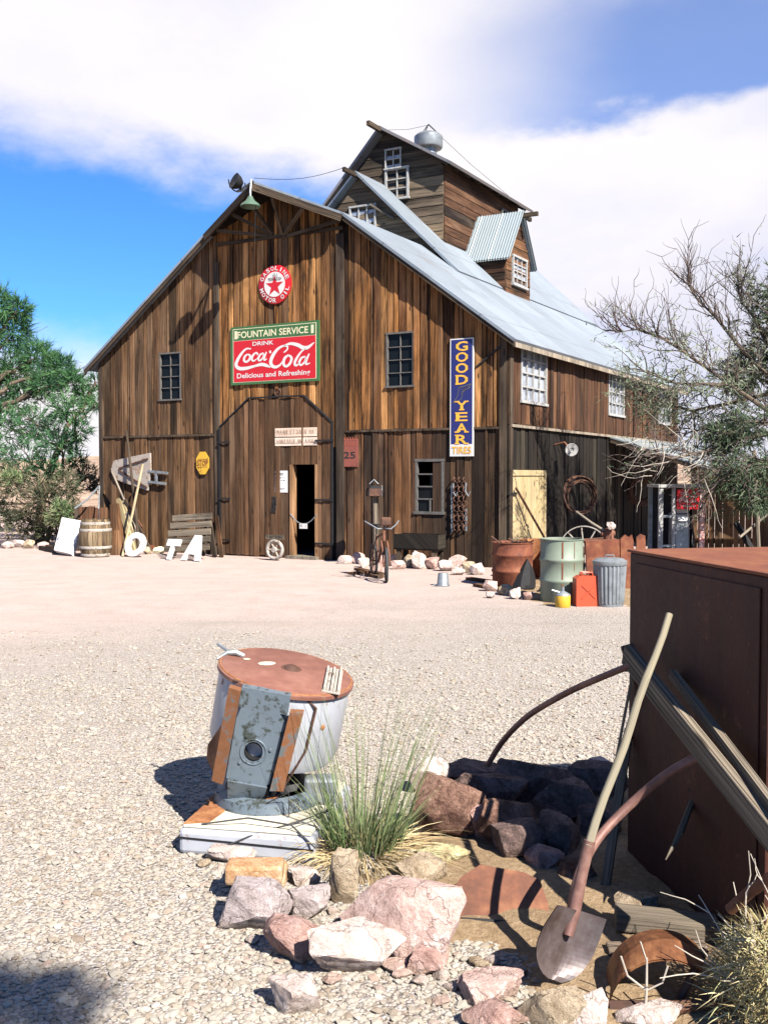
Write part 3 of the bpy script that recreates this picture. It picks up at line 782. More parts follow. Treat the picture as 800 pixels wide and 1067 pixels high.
mb = MB(); lap(mb, lambda x, d, z: B(-x, GB, z) + NF * d, gable(GA, 9, GZ - .02, gs), 5.95, GZ - .05, .21, 41)
ug = mb.build('upper_gable', M['tower_wood'], barn)
mb = MB()
for s in (-1, 1):
    a_lo = GA + s * 2.5; z_lo = GZ + t - gs * 2.5
    slope(mb, [B(GA, GB - .2, GZ + t), B(GA, BL + .1, GZ + t), B(a_lo, BL + .1, z_lo), B(a_lo, GB - .2, z_lo)])
mb.build('gable_roof', M['roof'], ug)
mb = MB(); mb.bar(B(GA, GB - .65, GZ - .03), B(GA, GB + .3, GZ - .03), .07, .09); mb.build('ridge_beam', M['trim'], ug)
wa, wb = onF(366, 218, GB), onF(392, 240, GB)
frG = lambda x, d, z: B(-x, GB, z) + NF * (d + .035)
window(frG, (-wa.x, -wb.x, wb.z, wa.z), 3, 1, M['frame_white'], M['pane_sky_pale'], .04, .03)
mb = MB(); mb.bar(frG(-onF(388, 214, GB).x, .04, onF(388, 214, GB).z), frG(-onF(412, 229, GB).x, .04, onF(412, 229, GB).z), .05, .1, NF); mb.build('loose_board', M['fascia'], ug)
mb = MB(); mb.poly([B(GA - 2.4, BL + .05, 6), B(GA + 2.4, BL + .05, 6), B(GA, BL + .05, GZ)]); mb.build('back_gable', M['tower_wood'], ug)

# tower ----------------------------------------------------------------
TB, TL, TH, TZ, ts = 4.0, 8.05, 1.48, 9.62, .60
teave = TZ - ts * TH; tsl = 1.06; teave_l = TZ - tsl * TH
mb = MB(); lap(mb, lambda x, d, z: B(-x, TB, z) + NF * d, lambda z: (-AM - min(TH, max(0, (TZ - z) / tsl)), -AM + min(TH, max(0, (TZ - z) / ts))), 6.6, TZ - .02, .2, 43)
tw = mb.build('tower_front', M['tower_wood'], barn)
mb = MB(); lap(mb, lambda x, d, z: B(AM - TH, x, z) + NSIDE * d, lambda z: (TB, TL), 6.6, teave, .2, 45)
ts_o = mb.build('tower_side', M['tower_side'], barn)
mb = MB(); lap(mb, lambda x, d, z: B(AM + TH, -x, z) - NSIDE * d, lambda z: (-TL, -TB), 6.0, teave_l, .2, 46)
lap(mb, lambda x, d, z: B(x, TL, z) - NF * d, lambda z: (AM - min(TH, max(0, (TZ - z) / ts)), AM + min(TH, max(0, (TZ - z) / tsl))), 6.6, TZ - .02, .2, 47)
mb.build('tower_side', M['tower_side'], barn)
mb = MB()
for s in (-1, 1):
    e, q_ = (TH + .06, tsl) if s > 0 else (TH + .32, ts)
    slope(mb, [B(AM, TB - .28, TZ + .07), B(AM, TL + .3, TZ + .07), B(AM + s * e, TL + .3, TZ + .07 - q_ * e), B(AM + s * e, TB - .28, TZ + .07 - q_ * e)], .06)
M['dark_roof'] = ribbed('dark_tower_sheet', (.16, .15, .15), .076, .4)
tr_o = mb.build('tower_roof', M['dark_roof'], barn)
mb = MB()
for k in range(9):
    b = TB - .15 + k * (TL - TB + .3) / 8; mb.bar(B(AM - TH + .25, b, TZ - ts * (TH - .25) - .02), B(AM - TH - .17, b, TZ - ts * (TH + .17) - .02), .05, .07)
mb.build('rafter_tails', M['trim'], tr_o)
mb = MB(); mb.bar(B(AM, TB - .75, TZ - .02), B(AM, TB + .3, TZ - .02), .08, .1)
mb.bar(B(AM - TH - .12, TL + .05, teave - .25), B(AM - TH - .12, TL + .6, teave - .27), .08, .1); mb.build('ridge_beam', M['trim'], tr_o)
wa, wb = onF(403, 158, TB), onF(426, 205, TB)
frT = lambda x, d, z: B(-x, TB, z) + NF * (d + .035)
zm = wa.z + (wb.z - wa.z) * .42
window(frT, (-wa.x, -wb.x, wb.z, zm), 2, 3, M['frame_white'], M['pane_dark'], .05, .025)
window(frT, (-wa.x, -(wa.x + (wb.x - wa.x) * .66), zm + .05, wa.z), 2, 2, M['frame_white'], M['pane_sky_pale'], .03, .025)
window(lambda x, d, z: B(AM - TH, x, z) + NSIDE * (d + .035), (7.0, 7.5, 7.95, 8.35), 2, 2, M['frame_dark'], M['pane_dark'], .04, .02)
# dormer ----------------------------------------------------------------
DA = 2.25
def onA(x, y): return bar(onP(x, y, C0 - U * DA, NSIDE))
dap, dl1, dr1, dbl, dbr = onA(538, 222), onA(525, 264), onA(551, 262), onA(527, 297), onA(550.5, 305)
bl_, br_, zev, zap = (dl1.y + dbl.y) / 2, (dr1.y + dbr.y) / 2, (dl1.z + .02), dap.z; bc = (bl_ + br_) / 2
frD = lambda x, d, z: B(DA, x, z) + NSIDE * d
hw = (br_ - bl_) / 2; dsl = (zap - zev) / hw
mb = MB(); lap(mb, frD, lambda z: (bc - min(hw, max(0, (zap - z) / dsl)), bc + min(hw, max(0, (zap - z) / dsl))), 5.6, zap - .02, .2, 51)
dm = mb.build('dormer_front', M['red_siding'], barn)
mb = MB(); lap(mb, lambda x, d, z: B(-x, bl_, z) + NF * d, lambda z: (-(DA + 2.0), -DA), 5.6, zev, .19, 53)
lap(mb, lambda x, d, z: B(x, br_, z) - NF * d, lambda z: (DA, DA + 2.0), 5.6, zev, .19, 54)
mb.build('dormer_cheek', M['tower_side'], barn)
mb = MB()      # corrugated sheets, modelled waves
for s in (-1, 1):
    n = 160; L = 2.1; e = hw + .12
    rows = []
    for k in range(n + 1):
        a = DA - .16 + L * k / n; wv = .010 * math.sin(k * 2 * PI / 5) + (.012 if k % 40 < 2 else 0)
        rows.append((B(a, bc, zap + .05 + wv), B(a, bc + s * e, zap + .05 - dsl * e + wv)))
    for k in range(n):
        q = [rows[k][0], rows[k][1], rows[k + 1][1], rows[k + 1][0]]
        if s > 0: q = q[::-1]
        mb.poly(q, None, .5)
        lo = [p - ZU * .03 for p in q[::-1]]; mb.poly(lo, None, .5)
M['corr'] = paint('corrugated_grey', (.20, .235, .245), (0.187, 0.111, 0.068), .33, 2.5, .5, .3, .35)
mb.build('dormer_roof', M['corr'], barn, smooth=True, split=60)
wl, wh = onA(532, 267), onA(546, 303)
window(lambda x, d, z: frD(x, d + .035, z), (wl.y, wh.y, wh.z + .05, wl.z), 3, 4, M['frame_white'], M['pane_sky_pale'], .05, .025)
mb = MB(); mb.bar(B(DA - .5, bc, zap - .06), B(DA + .3, bc, zap - .06), .08, .09); mb.build('ridge_beam', M['trim'], dm)

# roof ventilator drum with guy wires
vb = 6.05; vp = B(AM, vb, TZ)
vent = thing('roof_ventilator', 'silver drum ventilator on the ridge of the rooftop tower', 'ventilator', vp)
mb = MB(); mb.lathe([(.22, -.1), (.2, .28), (.24, .33)], vp, seg=24); mb.build('stack', M['galv'], vent, True)
mb = MB(); mb.lathe([(.2, .2), (.34, .22), (.36, .26), (.36, .5), (.3, .56), (.0, .60)], vp, seg=28); mb.build('drum', M['galv'], vent, True)
mb = MB()
for k in range(3):
    a = k * 2.1; mb.tube([vp + V((.3 * math.cos(a), .3 * math.sin(a), .54)), vp + V((0, 0, .82))], .012, 5)
mb.build('tripod', M['iron'], vent)
mb = MB(); tp = vp + V((0, 0, .8))
for e in (B(AM - TH - .1, 7.6, teave), B(AM, TB, TZ + .05)): mb.tube([tp, (tp + e) / 2 - ZU * .05, e], .006, 4)
mb.build('guy_wire', M['iron'], vent)
# power line from the hood to the tower
mb = MB(); p, q = B(AM, -.75, RZ + .12), B(AM, GB - .6, GZ + .02)
mb.tube([p + (q - p) * (k / 8) - ZU * .12 * math.sin(PI * k / 8) for k in range(9)], .007, 4)
tag(mb.build('overhead_wire', M['iron']), 'thin dark wire strung from gable hood to the upper ridge beam', 'wire')

# lamps at the hood tip
tip = B(*TIP, RZ - .02)
gl = AT(261, 214, (tip + NF * .25).y)
lamp = thing('barn_lamp', 'green enamel dome lamp on a gooseneck under the hood tip', 'lamp', gl)
mb = MB(); mb.lathe([(.04, .17), (.06, .13), (.09, .08), (.17, .02), (.19, -.02), (.185, -.03)], gl, seg=24); mb.lathe([(.183, -.028), (.16, .01), (.05, .07), (0.0, .08)], gl, seg=24)
M['lamp_green'] = paint('lamp_green', (0.060, 0.102, 0.066), (0.060, 0.036, 0.018), .3, 12, .35); mb.build('lamp_shade', M['lamp_green'], lamp, True)
mb = MB(); mb.tube([gl + V((0, 0, .13)), gl + V((0, 0, .27)), gl + (tip - gl) * .45 + V((0, 0, .3)), tip + V((0, 0, .06)) + VV * .05], .02, 8); mb.build('gooseneck', M['galv'], lamp, True)
mb = MB(); mb.tube([gl + V((.1, 0, 0)), gl + V((.08, 0, -.7)), gl + V((.03, .1, -1.1))], .006, 4); mb.build('pull_cord', M['iron'], lamp)
fl = AT(247, 190, (tip + NF * .35).y)
fld = thing('floodlight', 'dark round floodlight aimed left from the hood tip', 'floodlight', fl)
fa = V((-.75, -.55, .35)).normalized()
mb = MB(); mb.lathe([(.0, -.12), (.07, -.1), (.13, -.02), (.15, .06), (.155, .07), (.13, .065), (.0, .04)], fl, fa, 24); mb.build('housing', M['iron'], fld, True)
mb = MB(); mb.ring(fl, fa.cross(ZU), .17, .014, 18, 6, ref=-ZU, a0=-1.7, a1=1.7); mb.tube([fl - ZU * .17, tip + ZU * .05], .022, 8); mb.build('bracket', M['iron'], fld, True)
# ================================================================== SIGNS ON THE FRONT
def fpt(x, y, d): p = onF(x, y); return frF(-p.x, d, p.z)
def quadF(tl, tr, br, bl, d): return [fpt(*q, d) for q in (tl, tr, br, bl)]
def crop(x, y, x0=235, y0=255, s=6.882): return x0 + x / s, y0 + y / s

# round gasoline sign
sc = onF(288.5, 297); R0 = .385
rs = thing('round_sign', 'round red and white gasoline sign with a red star, high under the hood', 'sign', frF(-sc.x, .05, sc.z))
def fd(x, z, d): return frF(-sc.x + x, d, sc.z + z)
o3 = fd(0, 0, 0)
mb = MB(); mb.lathe([(0, .05), (R0, .05), (R0, .072), (R0 - .012, .078), (0, .078)], o3, NF, 48); mb.build('panel', M['sign_red'], rs, True, split=30)
mb = MB(); mb.lathe([(0, .081), (R0 * .64, .081)], o3, NF, 48); mb.build('white_disc', M['sign_white'], rs)
mb = MB()
st = []
for k in range(10):
    r_ = R0 * (.56 if k % 2 == 0 else .215); a = PI / 2 + k * PI / 5; st.append((r_ * math.cos(a), r_ * math.sin(a) - .03))
for k in range(10):
    j = (k + 1) % 10; mb.poly([fd(0, -.03, .084), fd(*st[k], .084), fd(*st[j], .084)], None, .5)
mb.build('star', M['sign_red'], rs)
def arc_text(mb, s, R, mid, span, h, top, d):
    n = len(s)
    for k, ch in enumerate(s):
        if ch == ' ': continue
        t_ = mid + (k - (n - 1) / 2) * span / (n - 1) * (-1 if top else 1)
        er = U * math.cos(t_) + ZU * math.sin(t_); et = U * math.sin(t_) - ZU * math.cos(t_)
        if not top: up, rt = -er, -et
        else: up, rt = er, et
        w = h * (.32 if ch == 'I' else .92)
        text(mb, ch, fd(0, 0, d) + er * R - up * h / 2 - rt * w / 2, rt, up, w, h)
mb = MB(); arc_text(mb, 'GASOLINE', R0 * .82, PI / 2, 2.35, .085, True, .084); arc_text(mb, 'MOTOR OIL', R0 * .82, -PI / 2, 2.5, .085, False, .084)
mb.build('lettering', M['sign_white'], rs)
mb = MB(); text(mb, 'TEXACO', fd(-.155, .075, .088), U, ZU, .31, .055); mb.build('small_lettering', M['sign_black'], rs)
mb = MB()
for k, (x, h, w) in enumerate([(-.05, .09, .03), (-.015, .14, .03), (.02, .08, .025), (.045, .11, .025)]): mb.poly([fd(x, .13, .0835), fd(x + w, .13, .0835), fd(x + w, .13 + h * .7, .0835), fd(x, .13 + h * .7, .0835)])
M['sign_grey'] = plain('grey_print', (.25, .27, .25), .6); mb.build('printed_skyline', M['sign_grey'], rs)

# fountain service sign
q = [onF(*p) for p in ((242.5, 342.5), (334.5, 333.5), (335, 396.5), (243.5, 402.5))]
x0, x1 = -(q[0].x + q[3].x) / 2, -(q[1].x + q[2].x) / 2; zt, zb = (q[0].z + q[1].z) / 2, (q[2].z + q[3].z) / 2
fw_, fh_ = x1 - x0, zt - zb
cs = thing('soda_sign', 'large red and green soda fountain sign above the arched door', 'sign', frF((x0 + x1) / 2, .05, zb))
def sg(u, w, d): return frF(x0 + u * fw_, d, zb + w * fh_)
def rect(mb, u0, u1, w0, w1, d, r=.5): mb.poly([sg(u0, w0, d), sg(u1, w0, d), sg(u1, w1, d), sg(u0, w1, d)], [(u0, w0), (u1, w0), (u1, w1), (u0, w1)], r)
mb = MB(); mb.box(sg(0, 0, .045), U * fw_, ZU * fh_, NF * .035); mb.build('panel', M['sign_green'], cs)
mb = MB(); rect(mb, .028, .972, .04, .965, .083); mb.build('cream_border', M['sign_cream'], cs)
mb = MB(); rect(mb, .036, .964, .765, .955, .086); mb.build('green_band', M['sign_green'], cs)
mb = MB(); rect(mb, .036, .964, .05, .755, .086); mb.build('red_field', M['sign_red'], cs)
mb = MB(); text(mb, 'FOUNTAIN SERVICE', sg(.085, .80, .089), U, ZU, fw_ * .80, fh_ * .115)
mb.build('top_lettering', M['sign_cream'], cs)
for uu in (.05, .915): mb = MB(); rect(mb, uu, uu + .03, .79, .93, .0885); mb.build('scroll_mark', M['sign_cream'], cs)
SCRIPT = [  # strokes traced in a 1 x 1 box: points and widths
 ([(205,712),(168,712),(128,765),(96,838),(95,878),(122,900),(172,896),(230,876),(280,860),(318,870),(347,888)],[7,11,18,22,22,22,20,14,20,20,3]),
 ([(178,762),(158,785),(152,820),(168,836),(190,815),(198,780),(180,762)],[9,15,17,12,14,15,9]),
 ([(255,768),(243,748),(218,775),(210,812),(226,826),(252,800)],[14,9,15,16,9,4]),
 ([(298,752),(272,768),(258,805),(268,824),(290,800),(300,760)],[8,13,16,10,11,10]),
 ([(318,742),(303,790),(302,818),(322,806)],[9,15,12,4]),
 ([(338,745),(352,738)],[16,16]),
 ([(442,748),(466,722),(468,692),(440,686),(400,715),(366,772),(349,832),(358,872),(387,884),(417,862),(434,826)],[7,10,12,11,17,23,24,22,17,12,4]),
 ([(440,688),(488,666),(540,678),(578,704),(612,702),(640,675),(658,655)],[7,16,22,24,20,12,3]),
 ([(476,772),(450,800),(440,850),(458,878),(486,850),(498,800),(476,772)],[10,18,20,14,17,18,10]),
 ([(596,712),(566,742),(530,812),(520,856),(534,868),(556,842)],[8,11,17,18,12,4]),
 ([(596,785),(568,800),(552,842),(564,866),(588,838),(600,795)],[8,14,17,11,12,10]),
 ([(622,760),(602,820),(600,856),(628,846)],[9,16,13,4])]
def script(mb, o, ex, ey, box=(85, 650, 660, 905), shear=True):
    """brush script inside the frame o, o+ex, o+ey; the traced slant of the sign in the photo is taken out"""
    bx0, by0, bx1, by1 = box
    for pts, ws in SCRIPT:
        P = [((x - bx0) / (bx1 - bx0), (by1 - (y + (x - bx0) * .085) + 35) / (by1 - by0 + 35)) for x, y in pts]
        ax = ex.length; ay = ey.length
        P2 = [(a * ax, b * ay) for a, b in P]
        mb.ribbon(P2, [w / (bx1 - bx0) * ax for w in ws], o, ex.normalized(), ey.normalized())
mb = MB(); script(mb, sg(.055, .215, .089), U * fw_ * .90, ZU * fh_ * .52); mb.build('script_lettering', M['sign_white'], cs)
mb = MB(); text(mb, 'DRINK', sg(.26, .655, .0895), U, ZU, fw_ * .24, fh_ * .068); mb.build('drink_lettering', M['sign_white'], cs); mb = MB(); text(mb, 'Delicious and Refreshing', sg(.075, .085, .089), U, ZU, fw_ * .83, fh_ * .115)
mb.build('small_lettering', M['sign_white'], cs)
# iron medallion under the sign
p = onF(291, 409); mb = MB(); mb.ring(frF(-p.x, .06, p.z), NF, .07, .015, 20, 6); mb.lathe([(0, .06), (.03, .06), (.03, .04)], frF(-p.x, 0, p.z), NF, 12)
tag(mb.build('iron_ring', M['rust_dark'], smooth=True), 'small rusty iron ring on the boards just below the soda fountain sign', 'ring')

# tall navy tyre sign
q = [onF(*p) for p in ((470.5, 354), (495, 352), (495, 475), (470.5, 476))]
x0, x1, zt, zb = -q[0].x, -q[1].x, (q[0].z + q[1].z) / 2, (q[2].z + q[3].z) / 2; fw_, fh_ = x1 - x0, zt - zb
gy = thing('tyre_sign', 'tall narrow navy tyre sign with gold letters stacked down it', 'sign', frF((x0 + x1) / 2, .05, zb))
mb = MB(); mb.box(sg(0, 0, .045), U * fw_, ZU * fh_, NF * .03); mb.build('panel', M['sign_white'], gy)
mb = MB(); rect(mb, .05, .95, .105, .99, .078); mb.build('navy_field', M['sign_navy'], gy)
mb = MB()
def slab(ch, w0, h):
    u0, uw = .26, .50
    text(mb, ch, sg(u0, w0, .082), U, ZU, fw_ * uw, fh_ * h)
    sh = h * .13
    bars = {'D': [(-.05, .2, 0), (-.05, .2, 1)], 'Y': [(.28, .72, 0), (-.08, .3, 1), (.7, 1.08, 1)], 'E': [(-.06, .2, 0), (-.06, .2, 1)], 'A': [(-.1, .28, 0), (.72, 1.1, 0)],
            'R': [(-.08, .32, 0), (.75, 1.1, 0), (-.08, .2, 1)]}.get(ch, [])
    for a, b, top in bars: rect(mb, u0 + a * uw, u0 + b * uw, w0 + (h - sh if top else 0), w0 + (h if top else sh), .0823)
    if ch in 'GOD':   # heavier bowls
        rect(mb, u0 + .0 * uw, u0 + .2 * uw, w0 + h * .28, w0 + h * .72, .0823)
        if ch != 'G': rect(mb, u0 + .8 * uw, u0 + 1.0 * uw, w0 + h * .28, w0 + h * .72, .0823)
    else: rect(mb, *({'E': (u0, u0 + .24 * uw), 'R': (u0, u0 + .24 * uw), 'Y': (u0 + .38 * uw, u0 + .62 * uw), 'A': (u0 + .25 * uw, u0 + .4 * uw)}[ch]), w0 + (h * .1), w0 + (h * (.45 if ch in 'YA' else .9)), .0821)
zc = lambda y: 1 - (y - 95) / (965 - 95)
for ch, ya, yb in (('G', 118, 188), ('O', 198, 268), ('O', 278, 350), ('D', 364, 435), ('Y', 556, 625), ('E', 640, 705), ('A', 722, 790), ('R', 805, 875)): slab(ch, zc(yb), zc(ya) - zc(yb))
mb.build('gold_lettering', M['sign_gold'], gy)
mb = MB(); text(mb, 'TIRES', sg(.09, .022, .082), U, ZU, fw_ * .82, fh_ * .062); mb.build('tires_lettering', M['sign_gold'], gy)
mb = MB()      # winged foot
foot = [(.12, .455), (.30, .50), (.36, .54), (.40, .585), (.62, .595), (.90, .61), (.80, .585), (.86, .58), (.70, .565), (.55, .545), (.52, .50), (.40, .475)]
e = [(u_ * fw_, w_ * fh_) for u_, w_ in foot]
mb.ribbon(e + e[:1], [.012] * (len(e) + 1), sg(0, 0, .082), U, ZU)
for k in range(4): mb.ribbon([((.42 + .02 * k) * fw_, (.58 - .02 * k) * fh_), ((.85 - .06 * k) * fw_, (.605 - .012 * k) * fh_)], [.008, .004], sg(0, 0, .0825), U, ZU)
mb.build('winged_foot', M['frame_dark'], gy)

# yellow stop sign
p = onF(213.5, 482.5); Rw, Rh = .165, .235
sp = thing('stop_sign', 'battered yellow octagonal stop sign nailed left of the arched door', 'sign', frF(-p.x, .05, p.z))
oc = [(Rw * math.cos(PI / 8 + k * PI / 4) * 1.08, Rh * math.sin(PI / 8 + k * PI / 4) * 1.08) for k in range(8)]
px_ = -p.x; pz_ = p.z
mb = MB(); mb.prism([frF(px_ + a, .06, pz_ + b) for a, b in oc], NF, .012); mb.build('panel', M['sign_yellow'], sp)
mb = MB(); text(mb, 'STOP', frF(px_ - .14, .075, pz_ - .06), U, ZU, .28, .12)
M['stop_ink'] = plain('dark_red_letters', (.12, .02, .015), .6); mb.build('lettering', M['stop_ink'], sp)
mb = MB()
for a, b in ((-.12, .075), (-.12, -.085)): mb.poly([frF(px_ + a, .0752, pz_ + b), frF(px_ - a, .0752, pz_ + b), frF(px_ - a, .0752, pz_ + b + .007), frF(px_ + a, .0752, pz_ + b + .007)])
mb.build('rule_lines', M['stop_ink'], sp)

# red speed sign
r25 = rectF(355.5, 457.5, 374.5, 486.5); s25 = thing('speed_sign', 'rusted red sheet sign reading 25 beside the arched door', 'sign', frF((r25[0] + r25[1]) / 2, .05, r25[2]))
mb = MB(); mb.box(frF(r25[0], .05, r25[2]), U * (r25[1] - r25[0]), ZU * (r25[3] - r25[2]), NF * .012); mb.build('panel', M['sign_rust'], s25, bevel=.004)
mb = MB(); text(mb, '25', frF(r25[0] + .09, .066, r25[2] + .16), U, ZU, .26, .13); mb.build('lettering', M['sign_black'], s25)
mb = MB(); w = r25[1] - r25[0]
for z in (.50, .40):
    for k in range(5): mb.poly([frF(r25[0] + .1 + k * w * .15, .0655, r25[2] + z), frF(r25[0] + .1 + k * w * .15 + .03, .0655, r25[2] + z), frF(r25[0] + .1 + k * w * .15 + .03, .0655, r25[2] + z + .06), frF(r25[0] + .1 + k * w * .15, .0655, r25[2] + z + .06)])
M['faint'] = plain('faint_marks', (.21, .05, .03), .8); mb.build('faded_marks', M['faint'], s25)

def scribble(mb, fr, x0, x1, z, h, d, seed, wid=.007):
    """worn, unreadable letter strokes"""
    rg = random.Random(seed); x = x0
    while x < x1:
        k = rg.random(); st = wid
        if k < .13: x += h * .45; continue
        segs = [(0, 0, 0, h)] if k < .35 else [(0, 0, 0, h), (h * .45, 0, h * .45, h), (0, h * rg.choice([0, .5, 1]), h * .45, h * rg.choice([0, .5, 1]))] if k < .7 else [(0, 0, h * .25, h), (h * .25, h, h * .5, 0)]
        for a, b, c, e in segs: mb.ribbon([(x + a, z + b), (x + c, z + e)], [st, st], fr(0, d, 0), fr(1, 0, 0) - fr(0, 0, 0), ZU)
        x += h * rg.uniform(.6, .85)
for nm, y0, y1, lb in (('a', 446, 455, 'faded pale plank sign, upper of the pair over the open doorway'), ('b', 456, 464.5, 'faded pale plank sign, lower of the pair over the open doorway')):
    r_ = rectF(289.5, y0, 333, y1); t_ = thing('plank_sign', lb, 'sign', frF((r_[0] + r_[1]) / 2, .08, r_[2]), 'plank signs over the doorway')
    mb = MB(); mb.box(frF(r_[0], .08, r_[2]), ZU * (r_[3] - r_[2]), U * (r_[1] - r_[0]), NF * .02); mb.build('board', M['board_pink'], t_)
    mb = MB(); scribble(mb, frF, r_[0] + .05, r_[1] - .08, r_[2] + .045, .085, .104, 5 if nm == 'a' else 9, .009); mb.build('worn_lettering', M['ink'], t_)
r_ = rectF(283.5, 490.5, 302, 513); nt_ = thing('paper_notice', 'white notice sheet pinned left of the open doorway', 'notice', frF((r_[0] + r_[1]) / 2, .08, r_[2]))
mb = MB(); mb.box(frF(r_[0], .08, r_[2]), U * (r_[1] - r_[0]), ZU * (r_[3] - r_[2]), NF * .008); mb.build('sheet', M['white'], nt_)
mb = MB(); text(mb, 'CLOSED', frF(r_[0] + .08, .0905, r_[2] + .34), U, ZU, .25, .05)
for k, (a, b) in enumerate(((.05, .35), (.05, .36), (.13, .2), (.06, .2), (.16, .34))): scribble(mb, frF, r_[0] + a, r_[0] + b, r_[2] + .28 - .055 * k, .028, .0905, 20 + k, .005)
mb.build('lettering', M['sign_black'], nt_)
mb = MB(); pp = onF(287, 520)
for k in range(5):
    a = rng.uniform(-.08, .08); mb.tube([frF(-pp.x + a, .09, pp.z + .05), frF(-pp.x + a + rng.uniform(-.05, .05), .1, pp.z - .1), frF(-pp.x + rng.uniform(-.08, .1), .09, pp.z - .28)], .012, 6)
tag(mb.build('tack_straps', M['iron'], smooth=True), 'dark harness straps hanging on the boards under the white notice', 'harness')
# chain with little sign across the doorway
x0, x1, z0, z1 = DR; zc_ = onF(320, 540).z
chn = thing('door_chain', 'thin chain sagging across the open doorway with a small tag', 'chain', frF((x0 + x1) / 2, .1, zc_))
mb = MB(); mb.tube([frF(x0 + (x1 - x0) * k / 10, .1, zc_ + .08 - .19 * (1 - (2 * k / 10 - 1) ** 2)) for k in range(11)], .011, 6); mb.build('chain', M['galv'], chn)
mb = MB(); mb.box(frF((x0 + x1) / 2 - .08, .115, zc_ - .2), U * .18, ZU * .1, NF * .006); to = mb.build('tag_plate', M['sign_white'], chn)
mb = MB(); scribble(mb, frF, (x0 + x1) / 2 - .06, (x0 + x1) / 2 + .07, zc_ - .17, .045, .1225, 44, .007); mb.build('lettering', M['sign_black'], to)
# iron wheel with plaque leaning at the door
p = G(287, 584); wz = .20
whl = thing('wheel_ornament', 'small pale iron wheel with a plank plaque left of the doorway', 'wheel', p)
c_ = p + ZU * .21 + NF * .02
mb = MB(); mb.ring(c_, NF, .17, .035, 32, 8); mb.lathe([(.0, .05), (.05, .05), (.06, .0), (.0, -.03)], c_, NF, 16)
for k in range(6):
    a = k * PI / 3; mb.tube([c_, c_ + (U * math.cos(a) + ZU * math.sin(a)) * .16], .016, 6)
M['wheel_grey'] = paint('pale_grey_iron', (0.270, 0.240, 0.203), (0.105, 0.060, 0.038), .45, 9, .7); mb.build('wheel', M['wheel_grey'], whl, True)
mb = MB(); mb.box(c_ + U * -.2 + ZU * .2 + NF * -.01, ZU * .085, U * .4, NF * .025); pq = mb.build('plaque', M['grey_timber'], whl)
mb = MB(); scribble(mb, lambda x, d, z: c_ + U * x + NF * d + ZU * z, -.17, .17, .222, .04, .018, 60, .007); mb.build('worn_lettering', M['sign_black'], pq)
# ================================================================== ALONG THE FRONT WALL (left of the door)
def gp(x, y): return G(x, y)
def rodpx(mb, a, b, Da, Db, r, seg=7):
    mb.tube([AT(*a, Da), AT(*b, Db)], r, seg)
def wallpt(x, y, d): p = onF(x, y); return frF(-p.x, d, p.z)

# mouldboard / scoop shape hung on the wall
ol = [(119, 489), (122, 480), (140, 476), (159.5, 472), (160, 490), (157, 511), (146, 507), (133, 503), (123, 499)]
tk = thing('scraper_scoop', 'pale pointed metal scraper scoop hung on the left wall', 'scoop', wallpt(140, 490, .05))
mb = MB(); P0 = [wallpt(*q, .05) for q in ol]; mb.prism(P0, NF, .05)
M['scoop'] = paint('bleached_metal', (0.294, 0.252, 0.210), (0.175, 0.105, 0.063), .45, 6, .8, 0, .4); so = mb.build('blade', M['scoop'], tk, bevel=.01)
mb = MB()
for a, b in (((128, 488), (158, 478)), ((128, 490), (157, 508))): mb.bar(wallpt(*a, .112), wallpt(*b, .112), .03, .03, NF)
mb.build('rib', M['rust_dark'], so)
mb = MB(); text(mb, '00', wallpt(145, 494, .104), U, ZU, .16, .13); mb.build('faded_mark', M['ink'], so)
hf = thing('wall_bracket', 'small pale H shaped iron frame on the wall beside the scoop', 'frame', wallpt(168, 498, .06))
mb = MB()
for a, b in (((158, 491), (178, 493)), ((158, 502), (176, 504)), ((166, 491), (166, 503))): mb.bar(wallpt(*a, .09), wallpt(*b, .09), .05, .04, NF)
mb.build('bars', M['galv'], hf)
# poles and boards leaning
def lean(name, a, b, db, da, w, t_, mat, label, cat, group=None, rod=False):
    p0 = G(*a); p1 = wallpt(*b, db); mb = MB()
    if rod: mb.tube([p0 + ZU * .01, (p0 + p1) / 2 + U * .01, p1], [w * .55, w * .5, w * .45], 8)
    else: mb.bar(p0, p1, w, t_, NF)
    return tag(mb.build(name, M[mat], smooth=rod), label, cat, group)
lean('pole', (146, 577), (136, 449), .12, 0, .06, .06, 'trim', 'tall dark pole leaning in front of the scraper scoop', 'pole', None, True)
lean('stick', (152, 575), (127, 491), .3, 0, .05, .04, 'fascia', 'pale stick crossing the scoop from upper left to lower right', 'stick', None, True)
lean('stick', (128, 580), (161, 484), .36, 0, .05, .04, 'straw_timber', 'pale stick crossing the scoop from upper right to lower left', 'stick', None, True)
for k, (a, b, w, mt, lb) in enumerate([((140, 577), (131, 519), .13, 'new_wood', 'widest straw coloured board leaning behind the white letter O'), ((146, 577), (136, 522), .09, 'new_wood', 'narrow straw coloured board right of the widest leaning board'),
        ((134, 576), (127, 530), .08, 'fascia', 'short pale board leftmost in the leaning bundle'), ((158, 575), (141, 520), .06, 'trim', 'dark thin board leaning right of the straw boards'),
        ((163, 573), (147, 530), .06, 'rust', 'rusty bar rightmost in the leaning bundle'), ((155, 576), (144, 534), .05, 'fascia', 'thin pale lath between dark leaning bars')]):
    lean('board', a, b, .22 + .03 * k, 0, w, .03, mt, lb, 'board', 'boards leaning by the letter O')
lean('board', (224, 581), (222, 545), .1, 0, .12, .03, 'trim', 'dark board leaning right of the letter A', 'board')
lean('board', (231, 581), (229, 538), .1, 0, .1, .03, 'siding_dark', 'dark narrow board leaning against the post of the arched door', 'board')
